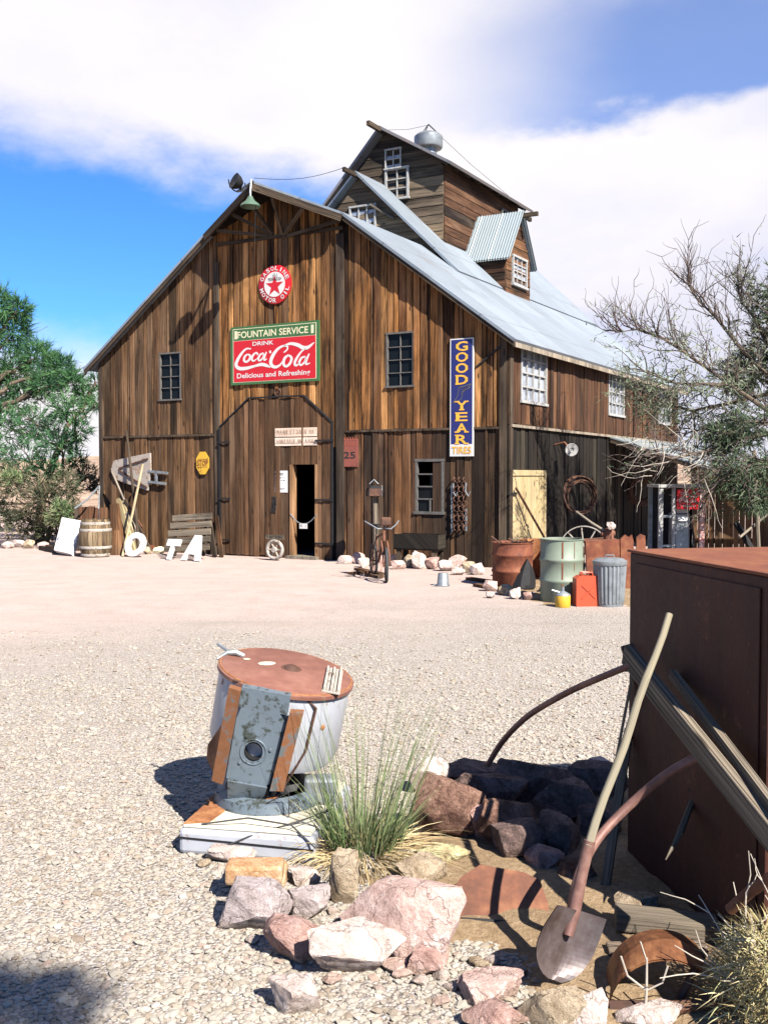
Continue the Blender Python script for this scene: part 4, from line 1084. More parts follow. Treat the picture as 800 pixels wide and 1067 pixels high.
# slatted pallet
pl = thing('slat_panel', 'grey slatted wooden panel leaning behind white letters T and A', 'slat panel', G(196, 579))
mb = MB()
for k, y in enumerate((538, 546, 554, 562, 570)):
    sk = k * 2.2; mb.bar(AT(180 - sk, y + 2, 19.0 - .09 * k), AT(221 - sk * .3, y - .5, 18.6 - .09 * k), .12, .025, NF)
mb.build('slats', M['grey_timber'], pl)
mb = MB()
for x in (186, 216): mb.bar(AT(x, 536, 19.0 if x < 200 else 18.8), AT(x - 4, 579, 18.75 if x < 200 else 18.4), .06, .05, NF)
mb.build('battens', M['trim'], pl)
# white letters
def letter(shape, px, py, D, h, w, lean_, name, label):
    o = AT(px, py, D); o.z = .005; ex = U * w; ey = (ZU * math.cos(lean_) - NF * math.sin(lean_)) * h
    nn = ex.cross(ey).normalized()
    mb = MB()
    for poly in shape: mb.prism([o + ex * a + ey * b for a, b in poly], nn, .06, .5)
    return tag(mb.build(name, M['white'], bevel=.006), label, 'letter', 'big white letters by the wall')
th_ = [(k * PI / 14) for k in range(28)]
Opoly = []
for k in range(28):
    a, b = 2 * PI * k / 28, 2 * PI * (k + 1) / 28
    Opoly.append([(.5 + .5 * math.cos(a), .5 + .5 * math.sin(a)), (.5 + .5 * math.cos(b), .5 + .5 * math.sin(b)), (.5 + .25 * math.cos(b), .5 + .25 * math.sin(b)), (.5 + .25 * math.cos(a), .5 + .25 * math.sin(a))])
# ring built as one lathe so that it has no inner seams
oc_ = AT(141.5, 567.5, 18.9); nO = (NF + ZU * .35).normalized()
mb = MB(); mb.lathe([(.25, -.03), (.25, .03), (.135, .03), (.135, -.03), (.25, -.03)], oc_, nO, 48)
tag(mb.build('letter_sign', M['white'], smooth=True, split=30), 'white block letter O leaning by the board bundle', 'letter', 'big white letters by the wall')
letter([[(.18, 0), (.42, 0), (.62, .68), (.95, .68), (1.05, 1), (.1, 1), (0, .68), (.36, .68)]], 173, 579, 18.25, .40, .32, .25, 'letter_sign', 'small slanted white block letter T between O and A')
letter([[(0, 0), (.25, 0), (.40, .25), (.72, .25), (.74, 0), (1, 0), (.92, 1), (.62, 1)]], 190, 582, 18.1, .49, .45, .2, 'letter_sign', 'large slanted white block letter A in front of slats')
mb = MB(); mb.prism([oc_ * 0 + AT(206, 570.5, 18.3), AT(211.3, 570.5, 18.3), AT(210.3, 561.5, 18.3)], NF, .002)
# coloured rubble by the letters
def rock(c, sx, sy, sz, mat, seed, rot=0, name='rock', planes=9, sub=4, rough=1.0, sink=.12):
    import bmesh
    rg = random.Random(seed); bm = bmesh.new(); bmesh.ops.create_icosphere(bm, subdivisions=sub, radius=1)
    pl = []
    for k in range(planes + 6):
        n = V((rg.gauss(0, 1), rg.gauss(0, 1), rg.gauss(0, .7))).normalized(); pl.append((n, rg.uniform(.5, .82)))
    pl.append((V((rg.uniform(-.3, .3), rg.uniform(-.3, .1), 1)).normalized(), rg.uniform(.55, .75)))
    o_ = V((rg.random() * 50, rg.random() * 50, 0)); cr, sr = math.cos(rot), math.sin(rot); mb = MB(); vs = []
    for v in bm.verts:
        p = v.co.copy()
        p *= 1.12 + .2 * noise.noise(p * 1.3 + o_)
        for n, d in pl:
            e = p.dot(n) - d
            if e > 0: p -= n * e * .985
        p *= 1 + rough * (.045 * noise.noise(p * 3.5 + o_) + .035 * noise.noise(p * 8 + o_) + .022 * noise.noise(p * 19 + o_))
        vs.append(p)
    ex_ = [max(abs(min(q[k] for q in vs)), abs(max(q[k] for q in vs))) for k in range(3)]
    for k, p in enumerate(vs):
        q = V((p.x * sx / ex_[0], p.y * sy / ex_[1], p.z * sz / ex_[2])); vs[k] = V((q.x * cr - q.y * sr, q.x * sr + q.y * cr, q.z))
    zmin = min(q.z for q in vs); c = V(c)
    mb.v = [V((q.x + c.x, q.y + c.y, q.z - zmin + c.z - sink * sz * 2)) for q in vs]
    mb.f = [tuple(v.index for v in f.verts) for f in bm.faces]; mb.uv = [[(0, 0)] * 3] * len(mb.f); mb.r = [.5] * len(mb.f)
    bm.free()
    return mb.build(name, mat, smooth=True, split=32, loc=c)
def rockpx(x0, y0, x1, y1, mat, seed, label, group=None, dep=.75, z=0.0, rot=0, sub=4, name='rock', planes=9, rough=1.0, cat='rock'):
    bx = (x0 + x1) / 2; f_ = G(bx, y1 - (y1 - y0) * .03, z); w = (x1 - x0) / F * f_.y; ext = (y1 - y0) / F * f_.y
    ang = math.atan((EYE - z) / f_.y); d = w * dep; h = max(.3 * w, (ext - d * math.sin(ang)) / math.cos(ang))
    c = f_ + V((0, d / 2, 0))
    o = rock(V((c.x, c.y, z)), w / 2 * 1.17, d / 2 * 1.1, h / 2 * 1.5, M[mat], seed, rot, name, planes, sub, rough)
    return tag(o, label, cat, group)
rockpx(154, 567, 163, 575, 'rust_red', 301, 'small red lump between the letters O and T', sub=3)
rockpx(160, 570, 171, 577, 'sign_cream', 302, 'small yellow stone between the letters O and T', sub=3)
rockpx(148, 571, 157, 578, 'rock_tan', 303, 'small tan stone right of the letter O', sub=3)
# wooden cask
cp = G(100, 580); cask = thing('wooden_barrel', 'old wooden barrel with pale hoops beside the white panel', 'barrel', cp)
prof = [(.265 + .065 * math.sin(PI * k / 12), .76 * k / 12) for k in range(13)]
mb = MB()
for k in range(22):
    a0, a1 = 2 * PI * k / 22 + .012, 2 * PI * (k + 1) / 22 - .012
    mb.lathe(prof, cp, ZU, 2, None, a0, a1, V((1, 0, 0)))
mb.lathe([(0, .72), (.25, .72)], cp, seg=24)
mb.build('staves', M['cask'], cask)
mb = MB()
for z in (.05, .2, .55, .68):
    r_ = .265 + .065 * math.sin(PI * z / .76); mb.lathe([(r_ + .004, z - .028), (r_ + .011, z), (r_ + .005, z + .028)], cp, seg=32)
mb.build('hoop', M['wheel_grey'], cask, True)
# white panel leaning
wp = thing('white_panel', 'white enamel appliance panel tilted against the wooden barrel', 'panel', G(72, 578))
c1, c2, c3, c4 = AT(56.5, 573, 19.3), AT(74, 577, 19.0), AT(87, 543, 19.5), AT(65, 539, 19.9)
c1.z = max(c1.z, .0); nn = (c2 - c1).cross(c4 - c1).normalized()
mb = MB(); mb.prism([c1, c2, c3, c4], -nn, .10); mb.build('sheet', M['white'], wp, bevel=.015)
mb = MB(); mb.bar(AT(61, 560, 19.4), AT(68, 545, 19.65), .015, .03); mb.build('seam_strip', M['enamel'], wp)
# low plank wall and stump behind
pw = thing('plank_crate', 'rough brown plank crate behind the wooden barrel', 'crate', G(98, 574))
mb = MB(); p, q = G(80, 574), G(113, 574)
dv = (q - p) / 5
for k in range(5): mb.box(p + dv * k, dv * .95, ZU * (.93 + .04 * rng.random()), V((0, .03, 0)))
mb.build('planks', M['red_siding'], pw)
mb = MB(); mb.box(p + V((-.02, -.035, 0)), V((.09, 0, 0)), ZU * .98, V((0, .03, 0))); mb.box(p + V((0, .03, .0)), V((0, .55, 0)), ZU * .9, V((.03, 0, 0))); mb.build('post', M['trim'], pw)
mb = MB(); sp_ = G(121, 578); mb.tube([sp_ - ZU * .05, sp_ + V((.0, .05, .5)), sp_ + V((-.05, .1, 1.05))], [.17, .14, .10], 10)
tag(mb.build('stump', M['siding_dark'], smooth=True), 'rough brown stump against the left barn corner', 'stump')
mb = MB(); mb.tube([AT(78, 530, 20), AT(92, 520, 20.2), AT(104, 506, 20.3)], .02, 6); mb.tube([AT(104, 506, 20.3), AT(103, 530, 20.1), G(105, 573)], .014, 6)
tag(mb.build('bent_pipe', M['galv'], smooth=True), 'thin bent pale pipe rising over the plank crate', 'pipe')
mb = MB(); mb.bar(G(44, 573) + ZU * .05, G(62, 577) + ZU * .05, .14, .1); mb.bar(G(50, 575) + ZU * .13, G(75, 578) + ZU * .03, .1, .05)
tag(mb.build('timber', M['trim']), 'dark timber scraps on the ground below the white panel', 'timber')
for k, (a, b, c, d, mt, lb) in enumerate([(12, 562, 26, 571, 'rock_white', 'pale'), (24, 564, 36, 572, 'rock_tan', 'tan'), (0, 565, 12, 572, 'rock_white', 'white'), (38, 565, 50, 572, 'rock_pink', 'pinkish'), (28, 559, 42, 567, 'rock_tan', 'flat tan')]):
    rockpx(a, b, c, d, mt, 330 + k, f'{lb} stone under the left hand trees, {["second","third","leftmost","rightmost","rear"][k]} of the row', 'stones under the left trees', sub=3)

# ================================================================== ALONG THE FRONT WALL (right of the door)
pb = G(391, 590); mbx = thing('mailbox', 'dark metal mailbox on a weathered post by the wall', 'mailbox', pb)
mb = MB(); tp_ = AT(390.5, 518, pb.y); mb.tube([pb - ZU * .1, (pb + tp_) / 2 + V((.012, 0, 0)), tp_], [.06, .055, .05], 9); mb.build('post', M['grey_timber'], mbx, True)
o = AT(389.5, 517, pb.y); bxw, bh, bd = .25, .17, .34; ex = V((1, .15, 0)).normalized(); ed = V((-.15, 1, 0)).normalized()
pts = [(-bxw / 2, 0), (bxw / 2, 0), (bxw / 2, bh * .55)] + [(bxw / 2 * math.cos(a), bh * .55 + bxw * .42 * math.sin(a)) for a in (.5, 1.0, 1.57, 2.1, 2.6)] + [(-bxw / 2, bh * .55)]
mb = MB(); mb.prism([o + ex * a + ZU * b - ed * bd / 2 for a, b in pts], ed, bd); mo = mb.build('box', M['iron'], mbx, bevel=.008)
mb = MB(); mb.box(o - ed * (bd / 2 + .012) + ex * -.105 + ZU * .01, ex * .21, ZU * .13, ed * .01); mb.build('door_flap', M['rust_dark'], mo)
mb = MB(); mb.box(o + ex * .127 - ed * .1, ex * .012, ZU * .2, ed * .05); mb.build('flag', M['galv'], mo)
mb = MB(); mb.tube([o + ZU * .22 - ex * .08, o + ZU * .30, o + ZU * .22 + ex * .08], .012, 6); mb.build('handle', M['galv'], mo)
# dark trough on legs
bn = thing('wooden_trough', 'dark low wooden trough box on legs under the broken window', 'trough', G(432, 592))
Dq = G(432, 592).y; p, q = AT(410, 572.5, Dq + .25), AT(456, 573, Dq - .1); e = q - p; e.z = 0
bkv = V((-e.y, e.x, 0)).normalized() * .4
mb = MB(); mb.box(p, e, bkv * .06, ZU * .28); mb.box(p + bkv * .94, e, bkv * .06, ZU * .28); mb.box(p, e, bkv, ZU * .03)
for s in (0, 1): mb.box(p + e * (.97 * s) + bkv * .06, e * .03, bkv * .88, ZU * .27)
mb.build('box', M['black_siding'], bn)
for s in (.05, .85):
    for t2 in (.05, .85): mb = MB(); mb.box(V((p.x, p.y, 0)) + e * s + bkv * t2, e * .1, bkv * .12, ZU * (p.z - .002)); mb.build('leg', M['trim'], bn)
# bicycle facing the camera
fw_c = G(402.5, 607); bk = thing('bicycle', 'rusty old bicycle with swept handlebars standing on the gravel', 'bicycle', fw_c)
hd = V((.22, -1, 0)).normalized(); wd = V((.03, -1, 0)).normalized(); WR = .25
def bwheel(c, d, name):
    ax = d.cross(ZU).normalized(); mb = MB(); mb.ring(c, ax, WR, .024, 36, 8); o = mb.build(name, M['rubber'], bk, True)
    mb = MB(); mb.ring(c, ax, WR - .035, .010, 30, 6)
    for k in range(14):
        a = 2 * PI * k / 14; mb.tube([c + ax * (.03 if k % 2 else -.03), c + (d * math.cos(a) + ZU * math.sin(a)) * (WR - .035)], .003, 4)
    mb.tube([c - ax * .05, c + ax * .05], .02, 8); mb.build('rim', M['rust_dark'], o)
fc = fw_c + ZU * (WR + .02); rc_ = fc - hd * .95
bwheel(fc, wd, 'wheel'); bwheel(rc_, hd, 'wheel')
hb_ = fc - hd * .18 + ZU * .50; bb = fc - hd * .58 + ZU * .0; st_ = rc_ + hd * .2 + ZU * .42
mb = MB(); mb.tube([hb_ - ZU * .1, bb], .02, 8); mb.tube([hb_ - ZU * .02, st_ - ZU * .05], .018, 8); mb.tube([bb, st_], .02, 8)
ax = hd.cross(ZU).normalized()
for s in (-1, 1): mb.tube([bb, rc_ + ax * .05 * s], .012, 6); mb.tube([st_ - ZU * .05, rc_ + ax * .05 * s], .01, 6)
mb.build('frame', M['rust_dark'], bk, True)
mb = MB(); mb.tube([hb_ + ZU * .02, hb_ - ZU * .14 + hd * .02], .022, 8)
for s in (-1, 1): mb.tube([hb_ - ZU * .14 + hd * .02 + ax * .045 * s, fc + ax * .05 * s + ZU * .15, fc + ax * .045 * s], .014, 7)
mb.build('fork', M['rust'], bk, True)
mb = MB(); h0 = hb_ + ZU * .06
for s in (-1, 1): mb.tube([h0, h0 + ax * .1 * s + hd * .04 - ZU * .015, h0 + ax * .2 * s + ZU * .05 - hd * .02, h0 + ax * .27 * s + ZU * .1 - hd * .16], .011, 7)
mb.build('handlebar', M['galv'], bk, True)
mb = MB(); mb.prism([st_ + ZU * .12 + hd * a + ax * b for a, b in ((.16, .02), (.16, -.02), (.02, -.05), (-.1, -.09), (-.13, 0), (-.1, .09), (.02, .05))], ZU, .05); mb.tube([st_, st_ + ZU * .13], .014, 6); mb.build('saddle', M['iron'], bk, bevel=.012)
mb = MB(); mb.box(hb_ - hd * -.03 + ZU * .1 - ax * .1, ax * .16, hd * .05, ZU * .13); mb.build('lamp_box', M['rust_dark'], bk, bevel=.02)
# bucket upside down
bp = G(461.5, 610.5); bkt = thing('bucket', 'small grey galvanised bucket upside down on the gravel', 'bucket', bp)
mb = MB(); mb.lathe([(.095, .0), (.1, .008), (.092, .02), (.075, .185), (.07, .195), (0, .195)], bp, seg=28); mb.build('pail', M['galv'], bkt, True)
mb = MB(); mb.ring(bp + ZU * .012, ZU, .099, .006, 28, 6); mb.tube([bp + V((-.1, 0, .02)), bp + V((-.17, -.03, .008)), bp + V((-.12, -.12, .008)), bp + V((.0, -.14, .008)), bp + V((.1, -.02, .015))], .004, 5); mb.build('handle', M['galv'], bkt)
# iron tools hung under the tyre sign
tl_ = thing('hanging_chains', 'rusty hooks and chains hung on the wall below the navy sign', 'chains', wallpt(481, 550, .06))
mb = MB()
for k, x in enumerate((475, 480, 485)):
    for j in range(11):
        c = wallpt(x + (j % 2) * .7, 500 + j * 5, .075); mb.ring(c, NF if j % 2 else U, .045, .012, 12, 5)
mb.build('chain', M['rust_dark'], tl_, True)
for x in (474, 487): mb = MB(); mb.tube([wallpt(x, 503, .08), wallpt(x, 512, .1), wallpt(x + 3, 517, .1), wallpt(x + 5, 512, .1)], .014, 6); mb.build('hook', M['galv'], tl_, True)
mb = MB(); mb.bar(wallpt(487, 530, .07), wallpt(487, 553, .07), .03, .02, NF); mb.bar(wallpt(472, 505, .07), wallpt(472, 555, .07), .025, .02, NF); mb.build('iron_strap', M['galv'], tl_)
# row of stones at the foot of the wall
rg = random.Random(77)
cols_ = ['rock_white', 'rock_pink', 'rock_tan', 'rock_white', 'rock_red']
WRK = [(352,579,366,588),(364,577,380,588),(378,572,394,586),(372,582,384,592),(392,580,404,592),(402,578,418,590),(408,584,422,594),(420,580,436,592),(428,578,446,594),(444,582,458,594),(456,584,470,596),(466,579,486,594),(482,584,496,598),(490,588,506,600),(386,588,398,597),(470,592,484,600),(504,606,520,617),(518,611,534,621),(532,614,546,625),(546,617,558,626),(507,617,517,624)]
for k, (a, b, c, d) in enumerate(WRK):
    mt = cols_[k % 5]; nm = {'rock_white': 'pale', 'rock_pink': 'pinkish', 'rock_tan': 'tan', 'rock_red': 'reddish'}[mt]
    where = 'stone in the row along the barn wall' if k < 16 else 'stone on the gravel before the rusty half drum'
    rockpx(a, b, c, d, mt, 400 + k, f'small {nm} {where}', 'stones along the wall', sub=3)
for k, (a, b, c, d) in enumerate([(372, 594, 398, 600), (383, 600, 397, 603), (488, 604, 520, 609), (496, 611, 522, 616), (520, 607, 545, 612), (365, 599, 385, 597)]):
    p, q = G(a, b) + ZU * .025, G(c, d) + ZU * .03; mb = MB(); mb.bar(p, q, .12, .035)
    tag(mb.build('plank', M['siding_dark']), 'dark plank scrap lying on the gravel near the bicycle' if k in (0, 1, 5) else 'dark plank scrap lying on the gravel by the rusty half drum', 'plank', 'plank scraps on the gravel')

# ================================================================== THE RIGHT SIDE: DRUMS, CANS, SCRAP
def drum(c, R_, H_, mat, parent, ribs=(.34, .67), seg=40, lean_=ZU):
    pr = [(R_ * .96, .0), (R_, .015)]
    for f in ribs: pr += [(R_, H_ * f - .03), (R_ + .014, H_ * f - .012), (R_ + .014, H_ * f + .012), (R_, H_ * f + .03)]
    pr += [(R_, H_ - .02), (R_ + .012, H_ - .01), (R_ + .012, H_), (R_ - .01, H_), (R_ - .015, H_ - .03), (R_ - .02, .05)]
    mb = MB(); mb.lathe(pr, c, lean_, seg); return mb.build('shell', mat, parent, True, split=50)
dp = G(584.5, 626); gd = thing('oil_drum', 'tall pale green oil drum streaked with rust', 'drum', dp)
drum(dp, .275, .82, M['drum_green'], gd)
mb = MB(); mb.lathe([(0, .77), (.255, .77)], dp, seg=32); mb.build('lid', M['rust_red'], gd)
mb = MB(); mb.lathe([(.2785, .03), (.2785, .79)], dp, ZU, 3, .5, -1.75, -1.68, V((1, 0, 0))); mb.lathe([(.2783, .42), (.2783, .79)], dp, ZU, 3, .5, -1.15, -1.12, V((1, 0, 0))); mb.build('rust_streak', M['rust_red'], gd)
# cut half drum, open toward the camera
hp = G(536, 613); hp = V((hp.x, hp.y + .25, 0)); hd_ = thing('half_drum', 'rusty short drum filled with scrap iron, black flap at its side', 'drum', hp)
drum(hp, .295, .66, M['rust_red'], hd_, (.36, .72))
mb = MB(); n_ = 12; rows = []
for k in range(n_ + 1):
    t_ = k / n_; w_ = .16 * (1 - t_ ** 2.2) + .01; c_ = hp + V((.13 + .05 * t_, -.36 + .07 * t_, .01 + .42 * t_))
    rows.append((c_ + V((-w_, .06, 0)), c_ + V((-w_ * .4, -.02, 0)), c_ + V((w_ * .4, -.02, 0)), c_ + V((w_, .1, 0))))
for k in range(n_):
    for m in range(3):
        q = [rows[k][m], rows[k][m + 1], rows[k + 1][m + 1], rows[k + 1][m]]; mb.poly(q, None, .5); mb.poly([p + V((0, .012, 0)) for p in q[::-1]], None, .5)
mb.build('torn_flap', M['iron'], hd_, True)
mb = MB()
for k in range(16):
    a, b = rng.uniform(0, 6.28), rng.uniform(0, .2); p = hp + V((b * math.cos(a), b * math.sin(a), .60)); q = p + V((rng.uniform(-.2, .2), rng.uniform(-.2, .2), rng.uniform(.02, .12))); mb.tube([p, q], rng.uniform(.008, .022), 6)
mb.lathe([(0, .58), (.28, .58)], hp, seg=24)
mb.build('scrap_iron', M['rust_dark'], hd_)
hp2 = G(561, 606); hp2 = V((hp2.x, hp2.y + .35, 0)); mb = MB(); mb.lathe([(.25, 0), (.25, .62), (.255, .63), (.235, .63), (.235, .02)], hp2, ZU, 36, .5, .3, 5.6, V((0, -1, 0)))
tag(mb.build('rusty_drum', M['rust_orange'], smooth=True, split=50), 'flaking orange rusty drum between half drum and green drum', 'drum')
for k in range(9):
    p = G(rng.uniform(520, 572), rng.uniform(610, 623)); q = p + V((rng.uniform(-.25, .25), rng.uniform(-.15, .15), .02)); mb = MB(); mb.bar(p + ZU * .03, q + ZU * rng.uniform(.03, .09), .12, .02)
    tag(mb.build('scrap_piece', M['iron']), 'black scrap sheet piece strewn in front of the half drum', 'scrap', 'scrap before the half drum')
# galvanised trash can
tp = G(634.5, 631); tcn = thing('trash_can', 'galvanised ribbed trash can right of the red fuel can', 'trash can', tp)
mb = MB(); seg = 96; base = len(mb.v); prf = [(.17, 0), (.172, .03), (.176, .05), (.2, .50), (.2, .53)]
rows = []
for i, (r_, h) in enumerate(prf):
    for k in range(seg):
        a = 2 * PI * k / seg; rr = r_ + (.007 * (1 if k % 4 < 2 else -1) if 1 < i < 4 else 0); mb.v.append(tp + V((rr * math.cos(a), rr * math.sin(a), h)))
for i in range(len(prf) - 1):
    for k in range(seg):
        j = (k + 1) % seg; mb.f.append((i * seg + k, i * seg + j, (i + 1) * seg + j, (i + 1) * seg + k)); mb.uv.append([(0, 0)] * 4); mb.r.append(.5)
mb.build('can_body', M['galv'], tcn, True, split=25)
mb = MB(); mb.lathe([(.21, .52), (.215, .53), (.215, .57), (.2, .575), (.17, .60), (.0, .615)], tp, seg=40); mb.build('lid', M['galv'], tcn, True)
mb = MB(); mb.tube([tp + V((-.06, 0, .60)), tp + V((-.05, 0, .64)), tp + V((.05, 0, .64)), tp + V((.06, 0, .60))], .008, 6); mb.build('handle', M['galv'], tcn, True)
# red fuel can
jp = G(613, 632); jc = thing('fuel_can', 'bright orange red metal fuel can with crossed ribs', 'fuel can', jp)
ex = V((1, .12, 0)).normalized(); ey = V((-.12, 1, 0)).normalized(); hw_ = .16
ptsj = [(-hw_, .01), (-hw_ + .02, 0), (hw_ - .02, 0), (hw_, .01), (hw_, .36), (hw_ - .03, .385), (-hw_ + .05, .385), (-hw_, .35)]
mb = MB(); mb.prism([jp + ex * a + ZU * b for a, b in ptsj], ey, .16); jo = mb.build('can_body', M['red_can'], jc, bevel=.018)
mb = MB()
for a, b in (((-.09, .1), (.09, .27)), ((-.09, .27), (.09, .1))): mb.bar(jp + ex * a[0] + ZU * a[1] - ey * .002, jp + ex * b[0] + ZU * b[1] - ey * .002, .018, .012, ey)
mb.build('pressed_rib', M['red_can'], jo)
mb = MB()
for s in (.03, .08, .13): mb.tube([jp + ex * -.08 + ey * s + ZU * .38, jp + ex * -.07 + ey * s + ZU * .425, jp + ex * .05 + ey * s + ZU * .425, jp + ex * .06 + ey * s + ZU * .38], .01, 7)
mb.build('handle', M['red_can'], jc, True)
mb = MB(); mb.lathe([(.03, 0), (.03, .045), (0, .05)], jp + ex * .12 + ey * .08 + ZU * .375, seg=16); mb.build('cap', M['red_can'], jc, True)
# small yellow can
yp = G(586, 632.5); yc = thing('oil_can', 'small yellow oil can with a grey spout before the green drum', 'oil can', yp)
mb = MB(); mb.lathe([(.09, 0), (.095, .01), (.095, .145), (.09, .155)], yp, seg=28); mb.build('can_body', M['yellow'], yc, True)
mb = MB(); mb.lathe([(.096, .15), (.09, .165), (.035, .195), (.02, .2), (.018, .25), (0, .255)], yp, seg=24); mb.tube([yp + V((-.03, 0, .18)), yp + V((-.1, 0, .2)), yp + V((-.14, 0, .215))], .013, 7); mb.build('spout', M['galv'], yc, True)
# rusty machine body with torn edge
Dm = 13.6; mc = thing('rusted_engine_box', 'rusty steel machine box with torn edges behind the trash can', 'machine', G(637, 612))
def mq(pts, th=.04, n=V((.1, -1, .05))): mb = MB(); mb.prism([AT(x, y, Dm) for x, y in pts], n, th); return mb
mq([(609, 564), (644, 562), (645, 616), (611, 617)]).build('front_sheet', M['rust_red'], mc)
mb = MB(); mb.box(AT(609, 564, Dm + .02) - ZU * .03, AT(644, 562, Dm + .02) - AT(609, 564, Dm + .02), V((0, .5, 0)), ZU * .03); mb.build('top_sheet', M['rust'], mc)
mq([(645, 562), (650, 557), (654, 560), (657, 557), (659, 565), (658, 590), (661, 617), (646, 617)]).build('torn_sheet', M['rust_red'], mc)
mb = MB(); mb.prism([AT(x, y, Dm + .4) for x, y in ((662, 560), (666, 556), (671, 558), (672, 580), (672, 612), (663, 612))], V((0, -1, 0)), .04); mb.build('torn_sheet', M['rust_red'], mc)
mb = MB(); e = AT(636, 552, Dm + .2); mb.tube([AT(632, 562, Dm + .2), AT(633, 553, Dm + .2), e], [.05, .07, .04], 9); mb.tube([AT(626, 556, Dm + .2), AT(640, 556, Dm + .2)], .045, 9); mb.tube([AT(637, 566, Dm + .15), AT(637, 552, Dm + .2)], .03, 7); mb.build('engine_top', M['rust'], mc, True)
mb = MB(); mb.tube([AT(629, 553, Dm + .2), AT(616, 545, Dm + .3), AT(600, 533, Dm + .45)], [.022, .02, .016], 8); mb.build('lever', M['fascia'], mc, True)
o = rock(AT(636, 551, Dm + .1), .075, .06, .07, M['rock_white'], 501, name='pale_lump', planes=3, rough=3, sub=3); tag(o, 'crumpled whitish lump on top of the rusted machine', 'lump')
# spoked wheel
wc = AT(608, 573, 14.5); sw = thing('spoked_wheel', 'iron spoked wheel standing behind the green drum', 'wheel', V((wc.x, wc.y, 0)))
wn = V((-.25, -1, 0)).normalized(); wu = wn.cross(ZU).normalized(); Rr = wc.z
mb = MB(); mb.lathe([(.36, -.02), (.375, -.02), (.375, .02), (.36, .02), (.36, -.02)], wc, wn, 40); mb.build('rim', M['wheel_grey'], sw, True, split=30)
mb = MB()
for k in range(10): a = k * PI / 5 + .2; mb.tube([wc, wc + (wu * math.cos(a) + ZU * math.sin(a)) * .362], .011, 6)
mb.build('spokes', M['wheel_grey'], sw)
mb = MB(); mb.lathe([(0, -.06), (.05, -.06), (.06, 0), (.05, .06), (0, .06)], wc, wn, 14); mb.tube([wc - ZU * .04, V((wc.x, wc.y + .02, 0))], .02, 6); mb.build('hub', M['rust_dark'], sw, True)
# white round lamp on the side wall
lp = onS(575, 469); lw = frS(lp.y, .05, lp.z)
wl_ = thing('wall_lamp', 'round white lamp on a rusty bracket above the cream door', 'lamp', lw)
ld = (NSIDE * .45 + V((-.35, -.8, -.1))).normalized(); lc = lw + NSIDE * .34
mb = MB(); mb.lathe([(0, -.10), (.06, -.09), (.11, -.03), (.125, .03), (.12, .04)], lc, ld, 28); mb.build('shade', M['white'], wl_, True)
mb = MB(); mb.lathe([(.12, .035), (.06, .025), (0, .015)], lc, ld, 28); mb.ring(lc + ld * .03, ld, .05, .006, 20, 5); mb.build('lens', M['frame_white'], wl_, True)
mb = MB(); mb.box(lw + V((-.1, 0, .05)), VV * .22, ZU * .16, NSIDE * .05); mb.tube([lw + ZU * .1, lw + NSIDE * .2 + ZU * .15, lc - ld * .08], .02, 7); mb.build('bracket', M['rust'], wl_)
# hose / wire coils on side wall
def coil(x, y, r, n, mat, label, seed):
    p = onS(x, y); mb = MB(); rg = random.Random(seed)
    for k in range(n):
        c = frS(p.y - .12 + rg.uniform(-.03, .03), .20 + rg.uniform(0, .08), p.z + rg.uniform(-.05, .05)); mb.ring(c, (NSIDE * .75 + V((-.25, -.8, 0)) + V((rg.uniform(-.1, .1), rg.uniform(-.1, .1), rg.uniform(-.1, .1)))).normalized(), r * rg.uniform(.82, 1.05), .014, 40, 6)
    return tag(mb.build('wire_coil', M[mat], smooth=True), label, 'coil')
coil(594, 516, .37, 9, 'rust_dark', 'large coil of dark wire hung right of the cream door', 1)
coil(657, 512, .30, 8, 'rust_dark', 'smaller tangle of wire coil under the lean-to roof', 2)
# stick leaning on the cream door
p0, p1 = frS(SD[1] - .15, .35, .05), frS(SD[0] + .12, .09, 1.42)
mb = MB(); mb.tube([p0, p1], .022, 7); tag(mb.build('rod', M['rust_dark'], smooth=True), 'thin dark rod leaning diagonally on the cream door', 'rod')

# lean-to shelter --------------------------------------------------------
lt = thing('lean_to', 'lean-to shelter of metal sheets along the barn side', 'shelter', B(-1.2, 6, 0))
b0 = onS(631, 448).y; b1 = BL + 1.5; aout = -2.3; zo = 1.78
mb = MB()
slope(mb, [B(-.06, b0, 2.52), B(-.06, b1, 2.52), B(aout, b1, zo), B(aout, b0, zo)], .03); mb.build('roof_sheet', M['roof_lean'], lt)
mb = MB()
mb.bar(B(-.1, b0 + .04, 2.43), B(aout + .05, b0 + .04, zo - .06), .06, .10)
mb.bar(B(-.1, (b0 + b1) / 2, 2.43), B(aout + .05, (b0 + b1) / 2, zo - .06), .06, .10); mb.bar(B(aout + .1, b0, zo - .11), B(aout + .1, b1, zo - .11), .08, .1)
mb.build('rafters', M['trim'], lt)
for b in (b0 + 2.6, b1 - .2):
    mb = MB(); mb.tube([B(aout + .1, b, -.05), B(aout + .1, b, zo - .1)], .06, 8); mb.build('post', M['bark'], lt, True)
